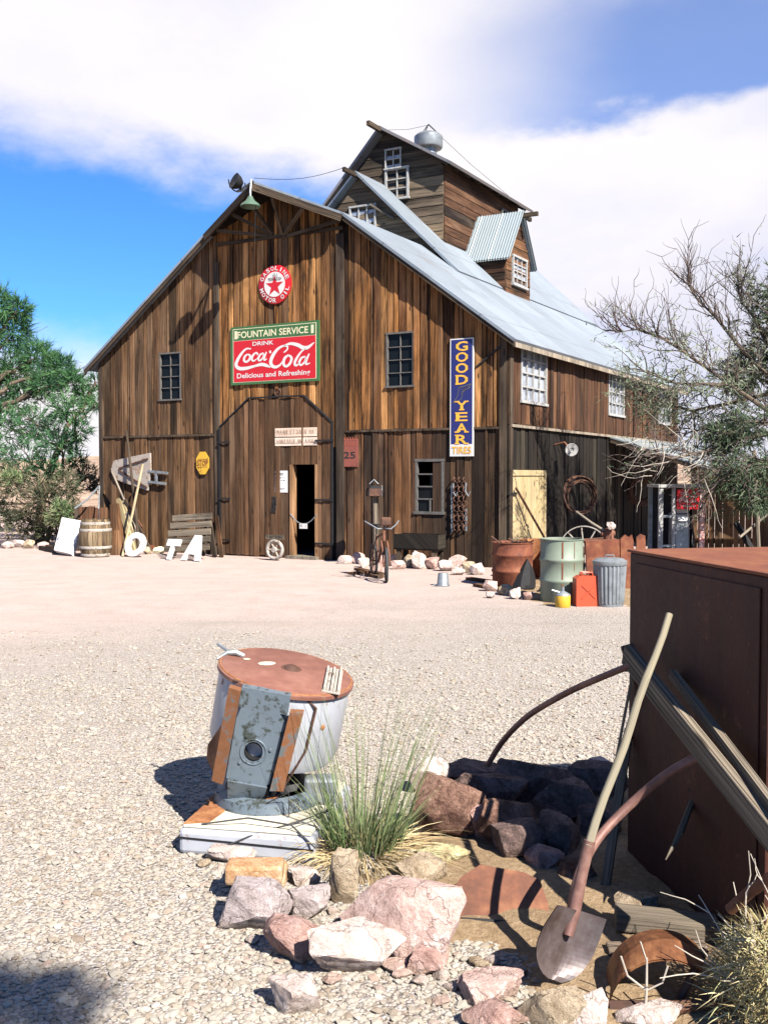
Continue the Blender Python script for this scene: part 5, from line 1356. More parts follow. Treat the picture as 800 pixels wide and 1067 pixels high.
# open display case with red sign
D0 = 15.6; pd = AT(709, 560, D0); pd.z = 0
bo = thing('display_case', 'open metal framed case with a red soda sign under the tree', 'case', pd)
l, r_ = AT(688, 560, D0).x, AT(731, 560, D0).x; zt = AT(709, 508, D0).z; dep = .6
def post(x, y, w, mat, nm='post'): mb = MB(); mb.box(V((x - w / 2, y, 0)), V((w, 0, 0)), ZU * zt, V((0, .06, 0))); mb.build(nm, M[mat], bo)
M['pinkred'] = paint('flaking_red_paint', (.42, .16, .13), (.45, .4, .36), .5, 8, .6)
post(l, D0, .07, 'frame_white'); post(r_, D0, .08, 'pinkred'); post(l + .22, D0 + .02, .05, 'frame_white'); post(l, D0 + dep, .07, 'galv'); post(r_, D0 + dep, .07, 'galv')
mb = MB(); mb.box(V((l - .05, D0 - .02, zt)), V((r_ - l + .1, 0, 0)), V((0, dep + .1, 0)), ZU * .05); mb.build('top', M['frame_white'], bo)
mb = MB(); mb.box(V((l + .03, D0 + .03, .45)), V((.18, 0, 0)), ZU * .04, V((0, .03, 0))); mb.box(V((l + .03, D0 + .03, zt - .5)), V((.18, 0, 0)), ZU * .04, V((0, .03, 0))); mb.build('crossbar', M['galv'], bo)
mb = MB(); mb.box(V((l + .03, D0 + dep, 0)), V((r_ - l, 0, 0)), ZU * zt, V((0, .02, 0))); mb.build('back_panel', M['iron'], bo)
sx0, sx1, sz0, sz1 = l + .26, r_ - .06, zt - .36, zt - .03
mb = MB(); mb.box(V((sx0, D0 - .01, sz0)), V((sx1 - sx0, 0, 0)), ZU * (sz1 - sz0), V((0, .03, 0))); rsn = mb.build('red_sign', M['sign_red'], bo)
mb = MB(); script(mb, V((sx0 + .03, D0 - .014, sz0 + .1)), V((sx1 - sx0 - .06, 0, 0)), ZU * .14); text(mb, 'Drink', V((sx0 + .06, D0 - .014, sz1 - .09)), V((1, 0, 0)), ZU, .14, .05)
scribble(mb, lambda x, d, z: V((x, D0 - .014, z)), sx0 + .06, sx1 - .06, sz0 + .04, .03, 0, 71, .007); mb.build('lettering', M['sign_white'], rsn)
# grey pump-like box inside
pm = thing('grey_dispenser', 'grey metal dispenser box standing inside the open case', 'dispenser', V(((sx0 + sx1) / 2, D0 + .3, 0)))
mb = MB(); xx0, xx1 = sx0 + .0, sx1 - .1; mb.box(V((xx0, D0 + .12, .0)), V((xx1 - xx0, 0, 0)), ZU * 1.02, V((0, .35, 0))); mb.build('body', M['galv'], pm, bevel=.03)
mb = MB(); mb.prism([V((xx0 + .05, D0 + .1, .88)), V((xx1 - .05, D0 + .1, .88)), V((xx1 - .05, D0 + .2, 1.1)), V((xx0 + .05, D0 + .2, 1.1))], V((0, -1, .3)), .02); mb.build('face_plate', M['white'], pm)
mb = MB(); mb.tube([V((xx1 + .02, D0 + .15, .9)), V((xx1 + .06, D0 + .1, .6)), V((xx1 + .03, D0 + .12, .25))], .018, 7); mb.build('hose', M['rubber'], pm, True)
# rough board fence at right
fp, fq = V((5.6, 17.2, 0)), V((9.8, 16.2, 0)); fe = (fq - fp).normalized()
fc_ = thing('board_fence', 'rough vertical board fence right of the display case', 'fence', (fp + fq) / 2)
mb = MB(); x = 0
while x < (fq - fp).length:
    w = rng.uniform(.10, .2); mb.box(fp + fe * x, fe * (w - .015), ZU * rng.uniform(1.5, 1.95), V((.02, .03, 0))); x += w
mb.build('boards', M['siding_grey'], fc_)
mb = MB()
for z in (.4, 1.3): mb.box(fp + V((.03, .05, z)), fq - fp, V((.0, .06, 0)), ZU * .1)
mb.build('rail', M['trim'], fc_)
for k, (a, b, r_, lb) in enumerate([((766, 545), (800, 600), .05, 'thick dark beam slanting against the board fence'), ((800, 535), (770, 560), .02, 'thin pale rod slanting against the board fence'), ((785, 470), (790, 580), .035, 'upright grey pole before the board fence')]):
    p, q = AT(*a, 15.8), AT(*b, 15.2); q.z = max(0, q.z); mb = MB(); mb.tube([p, q], r_, 7); tag(mb.build('pole', M[('iron', 'fascia', 'grey_timber')[k]], smooth=True), lb, 'pole')
# ================================================================== FOREGROUND: CABINET, PLOW, SHOVEL
ca, cb = V((1.045, 3.99, 0)), V((1.2375, 3.014, 0)); ce = cb - ca
cn = V((ce.y, -ce.x, 0)).normalized(); cn = cn if cn.x < 0 else -cn      # outward, toward the left
CH = 1.322
cab = thing('steel_cabinet', 'tall dark rust red steel cabinet at the right edge', 'cabinet', (ca + cb) / 2 - cn * .4)
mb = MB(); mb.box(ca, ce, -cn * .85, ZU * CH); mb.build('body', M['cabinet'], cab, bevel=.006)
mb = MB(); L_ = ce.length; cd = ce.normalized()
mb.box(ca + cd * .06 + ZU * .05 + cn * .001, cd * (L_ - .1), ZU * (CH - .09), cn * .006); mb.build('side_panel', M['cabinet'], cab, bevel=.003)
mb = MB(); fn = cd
mb.box(cb + cd * .001 - cn * .03 + ZU * .05, -cn * .78, ZU * (CH - .1), cd * .012); mb.build('door', M['cabinet_sunlit'], cab, bevel=.004)
mb = MB(); mb.box(ca - cd * .01 + cn * .01 + ZU * (CH + .001), cd * (L_ + .025), -cn * .87, ZU * .012); mb.build('top_sheet', M['cabinet_sunlit'], cab, bevel=.004)

pw_ = thing('wooden_plow', 'old wooden plow with curved iron handles leaning on the cabinet', 'plow', G(720, 985))
P1, P2 = AT(655, 684, 3.694), AT(812, 882, 2.722)
d = P2 - P1; P3 = P2 + d * .45
up_ = V((-.75, -.3, .62))
mb = MB(); mb.bar(P1 - d.normalized() * .02, P3, .038, .085, ZU); mb.build('beam', M['grey_timber'], pw_, bevel=.006)
Q1, Q2 = AT(700, 702, 3.564), AT(806, 842, 2.786); e = Q2 - Q1
mb = MB(); mb.bar(Q1, Q2 + e * .5, .025, .035, ZU); mb.build('brace', M['grey_timber'], pw_)
def handle(pts, r_, nm, mat='rust'):
    mb = MB(); P = [AT(*p) for p in pts]; S_ = []
    for i in range(len(P) - 1):
        a, b, c, d_ = P[max(0, i - 1)], P[i], P[i + 1], P[min(len(P) - 1, i + 2)]
        for k in range(5):
            t_ = k / 5; S_.append(.5 * (2 * b + (c - a) * t_ + (2 * a - 5 * b + 4 * c - d_) * t_ ** 2 + (3 * b - a - 3 * c + d_) * t_ ** 3))
    S_.append(P[-1]); mb.tube(S_, r_, 9); return mb.build(nm, M[mat], pw_, True)
M['handle_iron'] = rust('handle_iron', (.14, .07, .055), (.07, .036, .03), (.22, .13, .10), 7, .6, .3)
handle([(660, 692, 3.650), (630, 704, 3.780), (590, 722, 4.050), (550, 746, 4.320), (524, 772, 4.482), (508, 797, 4.558)], .014, 'curved_handle', 'handle_iron')
handle([(738, 783, 3.218), (700, 803, 3.262), (660, 835, 3.330), (622, 875, 3.271), (602, 915, 3.160), (594, 955, 3.200)], .0165, 'curved_handle', 'handle_iron')
mb = MB(); mb.tube([AT(648, 678, 3.966), AT(662, 674, 3.966)], .02, 8); mb.box(AT(650, 700, 3.931), V((.045, 0, 0)), ZU * .075, V((0, .03, 0))); mb.tube([AT(738, 776, 3.441), AT(742, 790, 3.441)], .024, 8); mb.tube([AT(733, 778, 3.499), AT(748, 774, 3.429)], .02, 8)
mb.build('bolt_plate', M['rust_dark'], pw_)
mb = MB(); mb.tube([AT(663, 683, 3.931), AT(690, 700, 3.990), AT(700, 702, 3.849)], .008, 6); mb.build('link_wire', M['iron'], pw_)
rope = MB(); rc2 = AT(741, 768, 3.417)
for k in range(7): rope.ring(rc2 + d.normalized() * (k * .008 - .03), d, .036, .006, 14, 5)
M['rope'] = plain('frayed_rope', (.24, .17, .09), .9, 0, .5, 40); rope.build('rope_wrap', M['rope'], pw_, True)
mb = MB(); mb.tube([AT(731, 805, 3.465), AT(722, 832, 3.468), AT(708, 868, 3.358), AT(693, 896, 3.277)], [.004, .011, .013, .002], 6); mb.tube([AT(736, 790, 3.465), AT(731, 806, 3.465)], .0025, 4); mb.tube([AT(716, 822, 3.475), AT(726, 834, 3.450)], .003, 4); mb.build('hanging_sliver', M['grey_timber'], pw_)
mb = MB(); mb.bar(AT(661, 690, 3.919), AT(640, 800, 3.942), .02, .012); mb.bar(AT(655, 760, 3.966), AT(627, 946, 3.607), .035, .02); mb.build('split_stave', M['grey_timber'], pw_)
mb = MB(); mb.tube([AT(760, 948, 2.970), AT(780, 930, 2.916), AT(812, 908, 2.808)], .018, 9); mb.build('iron_rod', M['rust'], pw_, True)

# shovel
sh = thing('shovel', 'round point shovel with pale wooden handle standing against the cabinet', 'shovel', G(580, 1015))
H0, H1 = AT(697, 640, 3.42), AT(612, 882, 3.03)
mb = MB(); n_ = 10; mb.tube([H0 + (H1 - H0) * k / n_ + V((.004 * math.sin(k * 1.3), 0, 0)) for k in range(n_ + 1)], [.013] * 3 + [.0145] * 8, 10); mb.build('handle', M['handle'], sh, True)
S0 = AT(598, 948, 3.02)
mb = MB(); mb.tube([H1 - (H1 - H0).normalized() * .02, H1 + (S0 - H1) * .4, S0, AT(591, 975, 2.985)], [.0195, .019, .022, .017], 10); mb.build('socket', M['handle_iron'], sh, True)
top_c = AT(594, 946, 3.01); bot = AT(577, 1022, 2.94); ay = (bot - top_c); Ln = ay.length; ay.normalize(); axx = V((.86, .48, .10)); axx = (axx - ay * axx.dot(ay)).normalized(); nn = axx.cross(ay).normalized(); nn = nn if nn.y < 0 else -nn
mb = MB(); NXs, NYs = 14, 16; grid = []
for j in range(NYs + 1):
    t_ = j / NYs; hw2 = .112 * (1 if t_ < .45 else math.sqrt(max(.0, 1 - ((t_ - .45) / .56) ** 2)))
    hw2 *= .93 + .12 * min(1, t_ * 3)
    row = []
    for i in range(NXs + 1):
        s_ = -1 + 2 * i / NXs; p = top_c + ay * (Ln * t_) + axx * (s_ * hw2)
        p += nn * (.06 * s_ * s_ * (1 - .5 * t_) - .025 * math.sin(t_ * 2.2)); row.append(p + nn * (.025 * math.exp(-(s_ * 5) ** 2) * (1 - t_)))
    grid.append(row)
for th in (0, .004):
    for j in range(NYs):
        for i in range(NXs):
            q = [grid[j][i], grid[j][i + 1], grid[j + 1][i + 1], grid[j + 1][i]]; q = [p - nn * th for p in q]
            mb.poly(q if th == 0 else q[::-1], None, .5)
M['blade'] = rust('worn_blade', (0.090, 0.069, 0.066), (0.043, 0.026, 0.020), (0.136, 0.119, 0.115), 6, .5, .4, .15)
mb.build('blade', M['blade'], sh, True, split=60)

# rusty curved plate on the dirt
pt = [(467, 935), (480, 915), (500, 902), (545, 910), (562, 918), (571, 945), (571, 962), (520, 962), (478, 957)]
mb = MB()
cpl = [G(x, y, .04) for x, y in pt]; cpl = [p + ZU * (.13 * max(0, (960 - y) / 58) ) for p, (x, y) in zip(cpl, pt)]
cpl = [AT(x, y, G(x, 962).y + .22 * (962 - y) / 60 ) for x, y in pt]
mb.prism(cpl, V((0, -.7, .7)), .012); tag(mb.build('rusty_plate', M['rust'], bevel=.004), 'rusty bent steel plate lying by the shovel blade', 'plate')
mb = MB(); mb.tube([G(480, 962) + ZU * .015, G(520, 966) + ZU * .02, G(572, 970) + ZU * .02], .008, 6); tag(mb.build('iron_strip', M['iron'], smooth=True), 'thin black iron strip along the lower edge of rusty plate', 'strip')
# timber, bent sheet at lower right
mb = MB(); mb.bar(G(640, 975) + ZU * .07, G(748, 985) + ZU * .06, .11, .06); tag(mb.build('timber', M['grey_timber'], bevel=.008), 'split grey timber lying in front of the cabinet', 'timber')
mb = MB(); mb.bar(G(632, 1000) + ZU * .03, G(735, 1003) + ZU * .05, .06, .04); tag(mb.build('timber', M['bark'], bevel=.006), 'dark thin timber on the ground before the split grey timber', 'timber')
bs = thing('bent_fender', 'rusty bent sheet metal fender beside the dry bush', 'scrap', G(695, 1050))
mb = MB(); cf = G(700, 1052); n_ = 14; rows = []
for k in range(n_ + 1):
    a = PI * (.98 - .72 * k / n_); rr = .13
    p = cf + V((-.03 + .17 * math.cos(a), .05, .02 + .16 * math.sin(a))); rows.append((p + V((0, -.07, -.01)), p + V((.02, .0, .018)), p + V((.03, .1, 0))))
for k in range(n_):
    for m in range(2): mb.poly([rows[k][m], rows[k + 1][m], rows[k + 1][m + 1], rows[k][m + 1]], None, .5); mb.poly([p - V((0, 0, .006)) for p in (rows[k][m + 1], rows[k + 1][m + 1], rows[k + 1][m], rows[k][m])], None, .5)
M['rust_gloss'] = rust('shiny_rust', (.15, .06, .025), (.06, .025, .014), (.30, .14, .06), 9, .5, .4); mb.build('fender', M['rust_gloss'], bs, True, split=60)
mb = MB(); mb.tube([cf + V((-.2, -.02, .02)), cf + V((.0, -.04, .03)), cf + V((.2, -.02, .05))], .02, 8); mb.tube([cf + V((.12, .06, .16)), cf + V((.02, 0, .03))], .013, 7); mb.build('bracket', M['rust_dark'], bs, True)

# ================================================================== WASHING MACHINE
Dw = 4.5; lidc = AT(298.5, 699, Dw); wax = V((.19, -.10, 1)).normalized()
wm = thing('washing_machine', 'old round washing machine tub with rusty lid on a white base', 'washing machine', G(268, 860))
e1 = V((1, 0, 0)); e1 = (e1 - wax * e1.dot(wax)).normalized(); e2 = wax.cross(e1)   # e2 points away from the camera
WRd = .322; WH = .405
wl = lambda x, y, z: lidc + e1 * x + e2 * y + wax * z
mb = MB(); mb.lathe([(WRd - .01, -.01), (WRd - .005, -.05), (WRd - .008, -WH + .07), (WRd - .03, -WH + .015), (WRd - .08, -WH), (0, -WH - .01)], lidc, wax, 64)
mb.build('tub', M['enamel'], wm, True)
mb = MB(); mb.lathe([(0, .014), (.30, .010), (WRd - .008, .004), (WRd + .008, -.004), (WRd + .008, -.02), (WRd - .01, -.022)], lidc, wax, 64); lido = mb.build('lid', M['rust_lid'], wm, True)
mb = MB(); mb.lathe([(.0, .03), (.022, .028), (.04, .014), (.042, .011)], wl(.02, .01, 0), wax, 24); mb.lathe([(.042, .013), (.047, .016), (.052, .011)], wl(.02, .01, 0), wax, 24); mb.build('lid_knob', M['rust_dark'], lido, True)
mb = MB()
for k in range(5): mb.box(wl(.19 + k * .016, -.22, .009), e1 * .010, e2 * .33, wax * (.012 if k % 2 else .02))
mb.box(wl(.185, -.23, .008), e1 * .085, e2 * .35, wax * .006); mb.build('ribbed_strip', M['wheel_grey'], lido)
mb = MB(); mb.lathe([(.0, .0135), (.026, .0135), (.02, .0155), (0, .0155)], wl(-.10, .02, 0), wax, 9, fx=2.0); mb.lathe([(.0, .0135), (.014, .0135), (.01, .015), (0, .015)], wl(-.20, .03, 0), wax, 7, fx=1.5)
M['worn_bare'] = plain('bare_worn_metal', (.52, .45, .34), .5, .3, .4, 20); mb.build('worn_patch', M['worn_bare'], lido, True)
mb = MB(); mb.tube([wl(-.34, .02, -.01), wl(-.30, .05, .02), wl(-.26, .05, .03), wl(-.22, .06, .016)], [.006, .012, .014, .012], 8); mb.tube([wl(-.36, .10, .04), wl(-.30, .05, .03)], .008, 7); mb.build('latch', M['galv'], lido, True)
mb = MB()
for rr, z in ((WRd - .002, -.03),): mb.ring(lidc, wax, WRd - .004, .005, 64, 6)
mb.lathe([(.014, .0), (.012, .004), (0, .006)], wl(.22, -.225, -.16), (-e2 + e1 * .8).normalized(), 14); mb.build('rust_stain', M['rust_orange'], wm, True)
# front bracket: two rusty posts, grey plate with oval hole
def fb(x, z, d): return wl(x + .05, -WRd - d, z * .94)      # plane in front of the tub
mb = MB()
def plate_with_hole(mb, cx, cz, rx, rz, outl, d, th):
    n = 32; ring_i = [(cx + rx * math.cos(2 * PI * k / n), cz + rz * math.sin(2 * PI * k / n)) for k in range(n)]
    def outpt(k):
        a = 2 * PI * k / n; dx, dz = math.cos(a), math.sin(a); best = 9
        for i in range(len(outl)):
            (x1, z1), (x2, z2) = outl[i], outl[(i + 1) % len(outl)]
            ex_, ez_ = x2 - x1, z2 - z1; det = dx * -ez_ + dz * ex_
            if abs(det) < 1e-9: continue
            t_ = ((x1 - cx) * -ez_ + (z1 - cz) * ex_) / det; s_ = (dx * (z1 - cz) - dz * (x1 - cx)) / det
            if t_ > 0 and -1e-6 <= s_ <= 1 + 1e-6: best = min(best, t_)
        return (cx + dx * best, cz + dz * best)
    ro = [outpt(k) for k in range(n)]
    for k in range(n):
        j = (k + 1) % n
        mb.poly([fb(*ring_i[k], d), fb(*ro[k], d), fb(*ro[j], d), fb(*ring_i[j], d)], None, .5)
        mb.poly([fb(*ring_i[k], d - th), fb(*ring_i[k], d), fb(*ring_i[j], d), fb(*ring_i[j], d - th)], None, .5)
cxp, czp = -.115, -.30
plate_with_hole(mb, cxp, czp, .042, .05, [(-.215, -.09), (.005, -.09), (-.02, -.47), (-.215, -.47)], .03, .03)
mb.box(fb(-.215, -.09, .03), e1 * .22, wax * .09, e2 * .05); mb.prism([fb(-.205, -.46, .045), fb(-.025, -.46, .045), fb(-.035, -.57, .0), fb(-.195, -.57, .0)], e2, .02)
plo = mb.build('motor_plate', M['blue_grey'], wm)
mb = MB(); mb.lathe([(.042, 0), (.04, -.06), (0, -.06)], fb(cxp, czp, .028), -e2, 24, fx=.9); mb.build('oval_hole', M['iron'], plo)
mb = MB()
for r_ in (.058,): mb.ring(fb(cxp, czp, .031), e2, r_, .004, 32, 5)
for k in range(3): a = k * PI / 1.7 + .3; mb.lathe([(.008, 0), (.008, .006), (0, .008)], fb(cxp + .078 * math.cos(a), czp + .085 * math.sin(a), .03), -e2, 8)
mb.build('bolt_ring', M['blue_grey'], plo, True)
mb = MB()
mb.prism([fb(-.27, .0, .0), fb(-.215, .0, .02), fb(-.222, -.47, .02), fb(-.275, -.47, .0)], -e2, .05); mb.build('post', M['rusted_blue'], wm, bevel=.006)
mb = MB(); mb.prism([fb(.015, -.06, .02), fb(.075, -.06, .0), fb(.05, -.46, .0), fb(-.01, -.46, .02)], -e2, .05); mb.build('post', M['rusted_blue'], wm, bevel=.006)
mb = MB(); mb.prism([fb(-.275, -.2, -.01), fb(-.335, -.36, -.10), fb(-.33, -.43, -.10), fb(-.275, -.46, -.01)], -e2, .012); mb.build('side_gusset', M['rust_orange'], wm)
mb = MB(); ol_ = [(.085, -.03), (.135, -.04), (.13, -.28), (.06, -.47)]; mb.tube([fb(x, z, -.03 - abs(x) * .12) for x, z in [(-.27, .0), (-.1, -.012), (.085, -.03), (.125, -.06), (.115, -.28), (.05, -.47)]], .006, 6); mb.build('seam_trim', M['rust_dark'], wm, True)
# base
fl_, fr_ = G(186, 890), G(327, 901); bx = fr_ - fl_; bxn = bx.normalized(); by = V((-bxn.y, bxn.x, 0)); BD = .72; bh_ = .112
mb = MB(); mb.box(fl_, bx, by * BD, ZU * bh_); bo_ = mb.build('base', M['enamel'], wm, bevel=.02)
mb = MB(); mb.box(fl_ + ZU * (bh_ + .0012) + bxn * .015 + by * .015, bx * .95, by * (BD - .03), ZU * .012); mb.build('cream_deck', M['enamel_cream'], bo_, bevel=.006)
mb = MB(); mb.bar(fl_ + ZU * .075 - by * .0015, fl_ + bx + ZU * .06 - by * .0015, .008, .003, by); mb.build('seam', M['iron'], bo_)
mb = MB(); mb.box(fl_ + ZU * (bh_ + .014) + by * .3 + bxn * .012, bxn * .05, by * .39, ZU * .004); mb.prism([fl_ + ZU * (bh_ + .0145) + bxn * a + by * b for a, b in ((.015, .02), (.12, .06), (.14, .2), (.09, .33), (.02, .3))], ZU, .003); mb.build('rust_patch', M['rust_orange'], bo_)
rcn = fl_ + bx * .46 + by * .43 + ZU * (bh_ + .015)
mb = MB(); mb.lathe([(.26, 0), (.25, .045), (.21, .06), (.17, .045), (.165, .0)], rcn, ZU, 48); mb.build('grey_ring', M['blue_grey'], bo_, True)
mb = MB(); mb.lathe([(0, .004), (.17, .004)], rcn, ZU, 32); mb.build('dark_well', M['iron'], bo_)
mb = MB(); ftp = wl(0, 0, -WH + .02); mb.tube([rcn + V((.09, .02, 0)), (rcn + ftp) / 2 + V((.06, 0, 0)), ftp], [.10, .075, .09], 14); mb.build('pedestal', M['iron'], wm, True)
mb = MB(); pb_ = rcn + V((.17, -.12, 0)); mb.box(pb_, V((.15, 0, 0)), V((0, .1, 0)), ZU * .12); mb.build('gear_box', M['galv'], wm, bevel=.015)
mb = MB(); mb.prism([fb(-.02, -.52, .02), fb(.03, -.50, .01), fb(.02, -.62, .02), fb(-.02, -.66, .03)], -e2, .015); mb.build('rust_bracket', M['rust_orange'], wm)
mb = MB(); zt_ = bh_ + .02
mb.tube([fl_ + bxn * .1 + by * .02 + ZU * (zt_), fl_ + bxn * .3 + by * .05 + ZU * (zt_ + .03), fl_ + bxn * .5 + by * .03 + ZU * (zt_ + .02), fl_ + bxn * .62 + by * -.02 + ZU * .08], .004, 5)
mb.tube([fl_ + bxn * .12 - by * .02 + ZU * .01, fl_ + bxn * .32 + by * .0 + ZU * .1, fl_ + bxn * .55 + by * .12 + ZU * (zt_ + .02)], .004, 5)
for k in range(4): p = fl_ + bxn * rng.uniform(.42, .62) + by * rng.uniform(.05, .3) + ZU * zt_; mb.tube([p, p + V((rng.uniform(-.1, .1), rng.uniform(-.1, .1), rng.uniform(.02, .12))), p + V((rng.uniform(-.15, .15), rng.uniform(-.15, .1), rng.uniform(-.05, .1)))], .003, 4)
mb.build('loose_wires', M['rubber'], wm)

# ================================================================== FOREGROUND STONES
def brick(px, py, z, l, mat, label, rot):
    o = G(px, py, z); ex = V((math.cos(rot), math.sin(rot), 0)) * l; ey = V((-math.sin(rot), math.cos(rot), 0)) * .11
    mb = MB(); mb.box(o, ex, ey, ZU * .072); bo = mb.build('brick', M[mat], bevel=.012); tag(bo, label, 'brick', 'two stacked bricks')
    return bo
brick(236, 926, .0, .235, 'brick', 'orange brick, lower of the two stacked by the washing machine', -.02)
brick(234, 923.5, .074, .22, 'brick', 'pale orange brick lying on top of the lower brick', .02)
FR = [
 (360, 913, 498, 1012, 'rock_pink', 'largest pink boulder in the foreground, streaked with white', .62, 11),
 (320, 960, 418, 1026, 'rock_white', 'long pale pink stone left of the largest boulder', .5, 12),
 (228, 921, 301, 977, 'rock_grey', 'flat mauve grey stone in front of the stacked bricks', .6, 13),
 (273, 952, 331, 1009, 'rock_red', 'reddish craggy stone below the mauve stone', .7, 14),
 (279, 1012, 339, 1067, 'rock_white', 'rounded pale stone lying apart at the bottom edge', .8, 15),
 (295, 922, 341, 964, 'rock_grey', 'small tan grey stone right of the stacked bricks', .8, 16),
 (344, 895, 372, 946, 'rock_tan', 'upright tan wedge stone left of the grass tuft', .6, 17),
 (299, 903, 332, 926, 'rock_white', 'small pale stone behind the bricks near the base', .8, 18),
 (213, 880, 264, 903, 'rock_white', 'whitish flat stone against the white base front', .5, 19),
 (434, 814, 524, 884, 'rock_brown', 'big red brown rock right of the grass tuft', .62, 20),
 (421, 790, 466, 832, 'rock_white', 'pale pink rock behind the big brown rock', .7, 21),
 (438, 877, 494, 906, 'rock_lichen', 'yellowish lichen stone under the big brown rock', .6, 22),
 (412, 888, 466, 930, 'rock_tan', 'crumbling tan stone beside the yellowish lichen stone', .8, 23),
 (474, 1016, 546, 1054, 'rock_pink', 'pink flat stone at the bottom centre', .7, 24),
 (478, 1040, 552, 1085, 'rock_red', 'reddish stone cut by the bottom edge below pink flat stone', .7, 25),
 (546, 1030, 628, 1088, 'rock_tan', 'tan sloping stone below the shovel blade', .7, 26),
 (592, 1036, 640, 1082, 'rock_white', 'whitish stone right of the tan sloping stone', .8, 27),
 (426, 984, 472, 1022, 'rock_red', 'small brown red stone under the right end of the boulder', .8, 28),
 (650, 1048, 716, 1084, 'rock_white', 'whitish grey stone under the bent fender', .8, 29),
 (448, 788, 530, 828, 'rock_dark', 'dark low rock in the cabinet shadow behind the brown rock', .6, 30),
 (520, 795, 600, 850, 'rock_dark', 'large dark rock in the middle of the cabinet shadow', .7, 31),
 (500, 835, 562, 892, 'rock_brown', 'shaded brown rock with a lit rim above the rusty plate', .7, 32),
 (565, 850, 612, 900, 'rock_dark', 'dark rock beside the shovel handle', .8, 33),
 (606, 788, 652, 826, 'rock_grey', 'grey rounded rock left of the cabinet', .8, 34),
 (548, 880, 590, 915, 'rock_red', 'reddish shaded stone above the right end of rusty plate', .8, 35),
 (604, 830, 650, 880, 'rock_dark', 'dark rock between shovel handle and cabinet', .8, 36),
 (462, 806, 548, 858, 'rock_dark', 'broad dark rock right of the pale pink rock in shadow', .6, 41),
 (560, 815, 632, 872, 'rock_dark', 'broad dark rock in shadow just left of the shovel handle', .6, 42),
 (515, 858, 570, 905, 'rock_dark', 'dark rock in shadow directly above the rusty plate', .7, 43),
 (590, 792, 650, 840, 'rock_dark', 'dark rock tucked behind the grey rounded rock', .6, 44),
 (488, 842, 528, 884, 'rock_red', 'reddish rock touching right side of the big brown rock', .7, 45),
 (585, 890, 622, 925, 'rock_brown', 'small brown rock under the curved iron handle', .7, 46),
 (640, 930, 690, 962, 'rock_tan', 'small tan clod between handle foot and cabinet', .7, 47),
 (398, 1000, 428, 1018, 'rock_pink', 'small pinkish stone below the long pale stone', .8, 37),
 (452, 1008, 470, 1024, 'rock_white', 'little white stone below the boulder', .8, 38)]
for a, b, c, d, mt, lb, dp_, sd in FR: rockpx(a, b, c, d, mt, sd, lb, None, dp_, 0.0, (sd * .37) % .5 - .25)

rg = random.Random(91)
for k, (a, b) in enumerate([(330, 945), (346, 955), (300, 1000), (262, 985), (420, 1022), (440, 1030), (500, 1012), (515, 1008), (345, 1030), (402, 940), (408, 925), (470, 1035), (318, 935), (250, 912), (212, 905), (540, 1020), (460, 1050), (395, 1035)]):
    r_ = rg.uniform(6, 11); rockpx(a - r_, b - r_ * 1.5, a + r_, b, ('rock_pink', 'rock_white', 'rock_tan', 'rock_grey')[k % 4], 600 + k, 'fist sized pale stone scattered round the foreground boulders', 'small stones round the boulders', .9, sub=3)

# ================================================================== GRAVEL (scattered stones, uncountable)
import bmesh
def gravel():
    bm = bmesh.new(); bmesh.ops.create_icosphere(bm, subdivisions=1, radius=1)
    base = [v.co.copy() for v in bm.verts]; fc = [tuple(v.index for v in f.verts) for f in bm.faces]; bm.free()
    rg = random.Random(5); vs, fs, rr = [], [], []
    kinds = []
    for k in range(14):
        o_ = V((k * 7.3, 0, 0)); kinds.append([p * (1 + .45 * noise.noise(p * 1.2 + o_)) for p in base])
    for n in range(84000):
        t_ = rg.random(); D_ = 2.35 + 7.6 * t_ ** 1.3; x = rg.uniform(-.56, .50) * D_
        if rg.random() > .85 + .5 * noise.noise(V((x * 1.5, D_ * 1.5, 2))) - max(0, D_ - 6.0) * .22: continue
        s = rg.lognormvariate(math.log(.0070 + .0003 * D_), .40); s = min(s, .022)
        sh_ = rg.choice(kinds); a = rg.random() * 6.28; ca_, sa = math.cos(a), math.sin(a); fl2 = rg.uniform(.3, .5); st2 = rg.uniform(.8, 1.3); tl = rg.uniform(-.4, .4)
        i = len(vs)
        for p in sh_:
            px, py, pz = p.x * s * st2, p.y * s, p.z * s * fl2; pz += px * tl * .5
            vs.append((x + px * ca_ - py * sa, D_ + px * sa + py * ca_, pz + s * fl2 * .45))
        fs += [tuple(i + q for q in f) for f in fc]; rr += [rg.random()] * len(fc)
    me = bpy.data.meshes.new('gravel'); me.from_pydata(vs, [], fs); at = me.attributes.new('rnd', 'FLOAT', 'FACE'); at.data.foreach_set('value', rr)
    me.materials.append(M['pebble']); o = bpy.data.objects.new('gravel', me); COL.objects.link(o); o['kind'] = 'stuff'
m = newmat('pebbles'); c_ = ramp(rndat(), [(0, (0.144, 0.113, 0.084)), (.15, (0.201, 0.171, 0.133)), (.5, (0.235, 0.210, 0.172)), (.75, (0.213, 0.189, 0.157)), (.9, (0.264, 0.239, 0.205)), (1, (0.207, 0.148, 0.116))])
finish(c_, .9, 0, None, spec=.15); M['pebble'] = m
gravel()

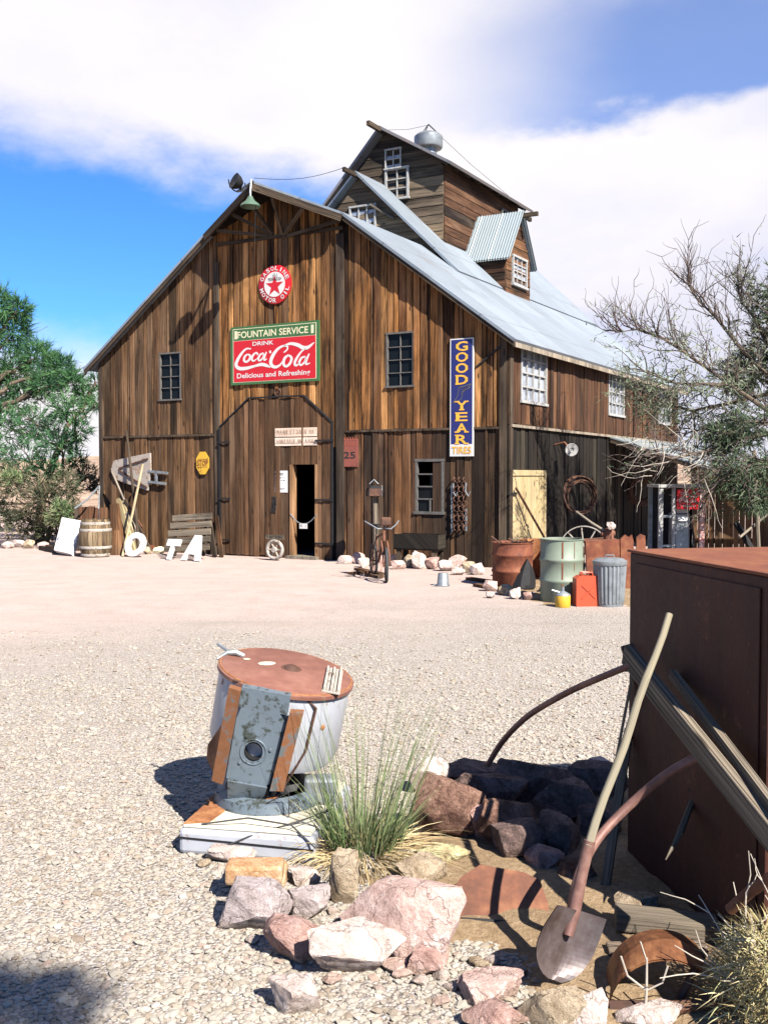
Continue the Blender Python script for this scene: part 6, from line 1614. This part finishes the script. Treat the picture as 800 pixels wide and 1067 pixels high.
# ================================================================== VEGETATION
M['leaf_green'] = leafm('blue_green_needles', [(0, (0.015, 0.042, 0.022)), (.35, (0.038, 0.101, 0.044)), (.7, (0.068, 0.153, 0.056)), (1, (0.116, 0.218, 0.086))], .35)
M['leaf_olive'] = leafm('fresh_foliage', [(0, (.03, .05, .025)), (.4, (.075, .125, .055)), (.75, (.13, .185, .08)), (1, (.22, .23, .12))], .35)
M['leaf_dry'] = leafm('dry_foliage', [(0, (.035, .04, .025)), (.35, (.08, .095, .05)), (.6, (.15, .12, .075)), (.85, (.22, .17, .11)), (1, (.12, .15, .07))], .3)
M['leaf_pale'] = leafm('pale_grey_green_leaves', [(0, (.035, .055, .03)), (.4, (.085, .11, .062)), (.75, (.15, .175, .11)), (1, (.23, .24, .16))], .3)
M['grass'] = leafm('grass_blades', [(0, (0.032, 0.052, 0.020)), (.4, (0.074, 0.115, 0.040)), (.7, (0.148, 0.177, 0.080)), (1, (0.253, 0.229, 0.120))], .2)
M['straw'] = leafm('dry_straw', [(0, (.20, .14, .07)), (.5, (.36, .27, .14)), (1, (.46, .38, .22))], .15)
M['bush_dry'] = leafm('dry_bush_stems', [(0, (0.163, 0.125, 0.062)), (.4, (0.300, 0.237, 0.112)), (.7, (0.250, 0.250, 0.125)), (1, (0.500, 0.413, 0.237))], .15)

def blade(mb, p, d, L_, w, r, bend=V((0, 0, 0)), seg=1):
    d = d.normalized(); s = d.cross(V((rng.uniform(-1, 1), rng.uniform(-1, 1), rng.uniform(-1, 1))))
    s = s.normalized() * w / 2 if s.length > 1e-5 else V((w / 2, 0, 0))
    if seg == 1: mb.poly([p - s, p + s, p + d * L_ + bend * L_], None, r); return
    pl, pr_ = p - s, p + s
    for k in range(1, seg + 1):
        t_ = k / seg; q = p + d * L_ * t_ + bend * L_ * t_ * t_; ww = s * (1 - t_ ** 1.5)
        if k < seg: mb.poly([pl, pr_, q + ww, q - ww], None, r); pl, pr_ = q - ww, q + ww
        else: mb.poly([pl, pr_, q], None, r)
def clump(mb, c, rad, n, L_, w, up=.4, rb=.5, rs=.35, droop=0):
    """sprays of small blades through an uneven volume"""
    sd = V((c.x * 3, c.y * 3, c.z * 3))
    for k in range(n):
        dv = V((rng.gauss(0, 1), rng.gauss(0, 1), rng.gauss(0, 1))).normalized(); rr = rng.random() ** .45
        rr *= .78 + .55 * noise.noise(dv * 2.2 + sd)
        p = c + V((dv.x * rad.x, dv.y * rad.y, dv.z * rad.z)) * rr
        tone = min(1, max(0, rb + rs * 1.6 * noise.noise(p * 2.3) + rng.gauss(0, rs * .35)))
        ax = (dv + V((0, 0, up)) + V((rng.gauss(0, .4), rng.gauss(0, .4), rng.gauss(0, .4)))).normalized()
        for j in range(6):
            q = p + ax * (L_ * .5 * j / 6); bd = (ax + V((rng.gauss(0, .55), rng.gauss(0, .55), rng.gauss(0, .55)))).normalized()
            blade(mb, q, bd, L_ * rng.uniform(.5, 1), w, min(1, max(0, tone + rng.gauss(0, .07))), V((0, 0, -droop)))
def limb(mb, a, b, r0, r1, sag=.0, n=6, wob=.12):
    L_ = (b - a).length; pts = [a + (b - a) * (k / n) + V((noise.noise(a * 3 + V((k, 0, 0))), noise.noise(a * 3 + V((0, k, 0))), noise.noise(a * 3 + V((0, 0, k))))) * wob * L_ * math.sin(PI * k / n) + ZU * sag * math.sin(PI * k / n) for k in range(n + 1)]
    mb.tube(pts, [r0 + (r1 - r0) * k / n for k in range(n + 1)], 7); return pts
def ctree(name, label, cat, base, clumps, leaf, trunk_r, dens=1.0, L_=.24, w=.028, up=.4, rb=.5, rs=.35, group=None):
    t = thing(name, label, cat, base, group); tb = MB(); fb_ = MB()
    top = max(clumps, key=lambda q: q[0].z)[0]; fork = base + (top - base) * .35; fork.x = base.x + (top.x - base.x) * .2; fork.y = base.y
    limb(tb, base - ZU * .1, fork, trunk_r, trunk_r * .8, n=5, wob=.05); limb(tb, fork, top, trunk_r * .8, .02, n=8, wob=.06)
    for c, rad, n in clumps:
        f_ = base + (top - base) * max(.15, min(.85, (c.z - base.z) / max(.5, (top.z - base.z)) - .12)); f_.x = base.x + (top.x - base.x) * ((f_.z - base.z) / max(.1, top.z - base.z)) ** 1.2
        pts = limb(tb, f_, c, trunk_r * .35, .012, n=6)
        for k in range(9): e = c + V((rng.gauss(0, .5) * rad.x, rng.gauss(0, .5) * rad.y, rng.gauss(0, .5) * rad.z)); limb(tb, pts[-2 - k % 3], e, .014, .005, n=4)
        clump(fb_, c, rad, int(n * dens), L_, w, up, rb, rs)
    tb.build('trunk', M['bark'], t, True); fb_.build('crown', leaf, t); return t
def cl(px, py, D, rpx, n, fz=1.0, jd=.5): r_ = rpx * .93 / F * D; return (AT(px, py, D + rng.uniform(-jd, jd)), V((r_, r_ * 1.1, r_ * fz)), n)
Dl = 24.5
ctree('conifer_tree', 'tall blue green conifer at the left edge', 'tree', G(-14, 563), [cl(-5, 315, Dl, 26, 230), cl(14, 345, Dl, 25, 230), cl(-25, 350, Dl, 40, 260), cl(38, 372, Dl, 24, 220), cl(62, 383, Dl, 19, 190), cl(76, 398, Dl, 13, 110), cl(15, 385, Dl, 30, 260), cl(48, 402, Dl, 20, 170), cl(-15, 400, Dl, 35, 260), cl(20, 322, Dl, 14, 110), cl(22, 412, Dl, 24, 150), cl(-45, 430, Dl, 45, 250)],
      M['leaf_green'], .2, .95, .32, .024, .35, .5)
Dl = 22.8
ctree('juniper_tree', 'spreading green juniper below the tall conifer, reaching the barn corner', 'tree', G(40, 567), [cl(88, 412, Dl + 1.5, 15, 120, .7), cl(100, 398, Dl + 1.8, 9, 60), cl(101, 420, Dl + 1.8, 11, 80, .7), cl(70, 428, Dl, 24, 200, .7), cl(35, 440, Dl, 30, 240, .8), cl(5, 445, Dl, 30, 240), cl(82, 450, Dl, 15, 100), cl(60, 465, Dl, 24, 170), cl(24, 478, Dl, 28, 190), cl(-10, 485, Dl, 30, 190), cl(80, 480, Dl, 13, 80), cl(48, 495, Dl, 22, 130)],
      M['leaf_green'], .13, .72, .27, .023, .2, .45)
Dl = 21.6
ctree('dry_bush', 'dense brownish green bush at the foot of the juniper', 'bush', G(48, 568), [cl(14, 505, Dl, 26, 220), cl(45, 520, Dl, 26, 240), cl(72, 505, Dl, 20, 160), cl(90, 495, Dl + .8, 12, 90), cl(70, 535, Dl, 20, 180), cl(28, 545, Dl, 22, 220), cl(2, 540, Dl, 22, 200), cl(100, 505, Dl + 1.5, 10, 60), cl(55, 550, Dl, 18, 180), cl(-20, 520, Dl, 28, 200)],
      M['leaf_dry'], .06, .85, .2, .022, .3, .4)
ctree('green_bush', 'small bright green bush in front of dry brush, left of the white panel', 'bush', G(66, 570), [cl(66, 532, 20.9, 12, 110, .9, .1), cl(58, 540, 20.9, 10, 70, .9, .1), cl(12, 498, 21, 11, 70, .9, .1)], M['leaf_olive'], .03, 1.1, .15, .022, .4, .75)
mb = MB()
for k in range(60): p = G(rng.uniform(0, 80), rng.uniform(560, 570)); mb.tube([p, p + V((rng.gauss(0, .3), rng.gauss(0, .3), rng.uniform(.2, .9)))], .01, 4)

# right hand mesquite: trunk out of frame, limbs reaching left in front of the barn
mt = thing('mesquite_tree', 'half bare grey green desert tree reaching in from the right', 'tree', V((8.3, 15.4, 0)))
tb, twb, fb_ = MB(), MB(), MB()
base = V((8.3, 15.4, -.1)); fork = V((7.9, 15.5, 1.9))
limb(tb, base, fork, .2, .15, n=5, wob=.05)
LIMBS = [[(800, 428, 15.4), (762, 402, 15.6), (720, 372, 15.9), (690, 352, 16), (662, 343, 16.1), (640, 347, 16.1)], [(800, 392, 15.6), (775, 368, 15.9), (745, 330, 16.3), (726, 312, 16.4), (716, 296, 16.4)],
         [(800, 452, 15.2), (770, 458, 15.2), (735, 470, 15.0), (700, 478, 14.9), (675, 470, 14.9)], [(800, 360, 16.2), (785, 330, 16.4), (772, 315, 16.6), (768, 298, 16.6)],
         [(800, 410, 16.2), (760, 420, 16.3), (720, 428, 16.4), (690, 420, 16.5), (665, 400, 16.5)], [(800, 480, 14.8), (775, 486, 14.7), (757, 494, 14.6), (745, 505, 14.6)],
         [(830, 390, 15.6), (812, 350, 15.8), (800, 318, 15.9)], [(760, 402, 15.6), (735, 400, 15.2), (705, 400, 15.0), (672, 388, 14.9)], [(800, 440, 15.9), (770, 440, 16), (740, 445, 16.1), (712, 452, 16.1)]]
def wander(p, d, L_, n, up, mb, r0, r1, wig=.3, seg=5):
    pts = [p]; st = L_ / n
    for k in range(n):
        d = (d + V((rng.gauss(0, wig), rng.gauss(0, wig), rng.gauss(0, wig) + up))).normalized(); pts.append(pts[-1] + d * st)
    mb.tube(pts, [r0 + (r1 - r0) * k / n for k in range(n + 1)], seg); return pts
for li, lm in enumerate(LIMBS):
    P = [AT(*q) for q in lm]; st_ = fork if li != 7 else None
    if st_: limb(tb, fork, P[0], .08, .04, n=5, wob=.05)
    tb.tube(P, [.04 - .033 * k / (len(P) - 1) for k in range(len(P))], 7)
    top_like = li in (0, 1, 3, 6)
    for i in range(len(P) - 1):
        seg_d = (P[i + 1] - P[i]); nb_ = 9 if i else 6
        for k in range(nb_):
            p = P[i] + seg_d * rng.random(); d_ = seg_d.normalized() + V((rng.gauss(0, .6), rng.gauss(0, .7), rng.gauss(.55 if top_like else .0, .5)))
            q = wander(p, d_.normalized(), rng.uniform(.4, .85), 6, .12 if top_like else -.02, twb, .013, .004, .22)
            for m_ in range(5):
                pp = q[rng.randint(1, 6)]; dd = (q[-1] - q[0]).normalized() + V((rng.gauss(0, .6), rng.gauss(0, .6), rng.gauss(.25 if top_like else -.1, .5)))
                tw_ = wander(pp, dd.normalized(), rng.uniform(.2, .55), 4, .1 if top_like else -.06, twb, .006, .0025, .28, 4)
                low_ = pp.z < 4.3
                pxx = 400 + F * pp.x / pp.y; pyy = 495 - F * (pp.z - EYE) / pp.y
                nleaf = 1 if (pxx < 742 and pyy > 445) else (8 if pp.z < 3.4 else 5 if pp.z < 4.0 else 1 if pp.z < 4.5 else 0)
                if li in (3, 6) and pp.z > 3.6: nleaf = 2
                tone = min(1, max(0, .5 + .5 * noise.noise(pp * 1.6) + (.25 if pp.z > 3.0 else -.15)))
                for j in range(nleaf):
                    b_ = tw_[rng.randint(0, 4)] + V((rng.gauss(0, .05), rng.gauss(0, .05), rng.gauss(0, .05)))
                    blade(fb_, b_, V((rng.gauss(0, .6), rng.gauss(0, .6), rng.gauss(0, .6) - .2)), rng.uniform(.08, .17), .02, min(1, max(0, tone + rng.gauss(0, .15))))
# denser low mass right of the display case and crown out of frame that shades the side wall
for c in ((760, 470, 15.2, 38), (790, 440, 15.6, 40), (800, 490, 15, 36), (752, 452, 15.6, 22), (765, 505, 15.0, 20), (785, 520, 14.9, 22)):
    ctr, rad, n = cl(c[0], c[1], c[2], c[3], 125, .7)
    for k in range(16): e = ctr + V((rng.gauss(0, .5) * rad.x, rng.gauss(0, .5) * rad.y, rng.gauss(0, .5) * rad.z)); limb(twb, ctr + V((rng.gauss(0, .3) * rad.x, 0, 0)), e, .012, .004, n=4)
    clump(fb_, ctr, rad, n, .2, .02, -.1, .22, .35, .2)
for c in ((6.9, 16.1, 4.6, .9), (7.7, 16.4, 5.2, 1.0), (7.1, 17.0, 4.0, .9), (8.3, 15.6, 4.5, 1.1), (6.6, 17.2, 3.5, .7), (7.8, 17.6, 4.8, .9), (7.6, 15.4, 3.6, .8)):
    ctr = V(c[:3]); clump(fb_, ctr, V((c[3], c[3], c[3] * .8)), 330, .22, .024, .0, .45, .35, .1); limb(tb, fork, ctr, .06, .02, n=5)
tb.build('trunk', M['bark'], mt, True); twb.build('twigs', M['dark_twig'], mt); fb_.build('crown', M['leaf_pale'], mt)
# pale drooping dead branches
mb = MB()
for k in range(26):
    p = AT(rng.uniform(665, 740), rng.uniform(455, 500), rng.uniform(14.4, 15.0)); wander(p, V((rng.gauss(-.5, .5), rng.gauss(0, .3), rng.gauss(-.2, .5))).normalized(), rng.uniform(.3, .9), 6, -.03, mb, .007, .002, .25)
mb.build('dead_twigs', M['twig'], mt)

# grass tuft by the washing machine
gb = G(378, 893); gt = thing('grass_tuft', 'tall wispy green grass tuft beside the washing machine', 'grass tuft', gb)
mb = MB()
for k in range(270):
    a = rng.random() * 6.28; r_ = .15 * math.sqrt(rng.random()); p = gb + V((r_ * math.cos(a), r_ * math.sin(a) + .05, .02)); sp_ = rng.random()
    d_ = V((math.cos(a) * (.08 + .38 * r_ / .15) + .05, math.sin(a) * .4, 1)); L_ = rng.uniform(.14, .40)
    blade(mb, p, d_, L_, .0055, rng.random(), V((math.cos(a) * .25, math.sin(a) * .2, -.15)), 4)
mb.build('blades', M['grass'], gt)
mb = MB()
for k in range(130):
    a = rng.random() * 6.28; r_ = .17 * math.sqrt(rng.random()); p = gb + V((r_ * math.cos(a), r_ * math.sin(a) + .05, .02)); L_ = rng.uniform(.45, .86)
    blade(mb, p, V((math.cos(a) * .22 + .05, math.sin(a) * .2, 1)), L_, .0046, .35 + .5 * rng.random(), V((math.cos(a) * .12, 0, -.04)), 5)
mb.build('tall_stems', M['grass'], gt)
mb = MB()
for k in range(520):
    a = rng.random() * 6.28; r_ = .22 * math.sqrt(rng.random()); p = gb + V((r_ * math.cos(a) + .02, r_ * math.sin(a), .03)); L_ = rng.uniform(.1, .34)
    blade(mb, p, V((math.cos(a) + .2, math.sin(a) - .35, rng.uniform(.05, .8))), L_, .005, rng.random(), V((.1, -.1, -.35)), 4)
mb.build('dry_stalks', M['straw'], gt)
# dry bush lower right
db = G(812, 1078); dbt = thing('dry_shrub', 'straw coloured dry shrub in the lower right corner', 'shrub', db)
mb = MB()
for k in range(2300):
    a = rng.random() * 6.28; el_ = rng.random() ** .7; rr = rng.uniform(.3, 1)
    p = db + V((math.cos(a) * .19 * rr * math.sqrt(1 - el_ ** 2) , math.sin(a) * .2 * rr * math.sqrt(1 - el_ ** 2) + .06, .02 + .30 * el_ * rr))
    d_ = V((math.cos(a) + rng.gauss(0, .5), math.sin(a) + rng.gauss(0, .5), .5 + rng.gauss(0, .6)))
    blade(mb, p, d_, rng.uniform(.05, .13), .0045, rng.random(), V((0, 0, -.2)), 2)
mb.build('stems', M['bush_dry'], dbt)
mb = MB()
for k in range(15):
    a = rng.uniform(.6, 3.2); p = db + V((rng.gauss(0, .06), .05, .05)); q = wander(p, V((math.cos(a) * .8, math.sin(a) * .3 + .1, 1)).normalized(), rng.uniform(.25, .5), 6, 0, mb, .0035, .0015, .2, 5)
    for m_ in range(2): wander(q[rng.randint(2, 5)], V((rng.gauss(0, 1), rng.gauss(0, .4), .8)).normalized(), rng.uniform(.06, .16), 4, 0, mb, .0022, .001, .3, 4)
mb.build('bare_twigs', M['twig'], dbt)
tw2 = G(671, 1066); mb = MB(); mb.tube([tw2, tw2 + V((.005, 0, .1)), tw2 + V((.005, 0, .2))], [.005, .004, .003], 6)
mb.tube([tw2 + V((.005, 0, .1)), tw2 + V((-.05, .01, .14)), tw2 + V((-.07, .01, .2))], .003, 5); mb.tube([tw2 + V((.005, 0, .1)), tw2 + V((.05, -.01, .13)), tw2 + V((.065, -.01, .18))], .003, 5); mb.tube([tw2 + V((.005, 0, .19)), tw2 + V((-.015, 0, .25))], .0025, 5)
tag(mb.build('bare_sprig', M['twig'], smooth=True), 'small pale forked sprig before the bent fender', 'sprig')
# desert tree behind the photographer: its crown throws the soft shade at the lower left
sb = V((4.1, -1.9, 0)); sh_c = V((-1.22, 2.68, 0)) + SUN * (6.2 / SUN.z)
ctree('desert_tree', 'desert tree standing behind the viewpoint, casting shade at lower left', 'tree', sb, [(sh_c, V((.38, .38, .3)), 200), (sh_c + V((-.25, -.3, -.3)), V((.3, .3, .25)), 110), (sh_c + V((-.3, .2, .2)), V((.28, .28, .22)), 90)], M['leaf_olive'], .08, 1, .2, .03)
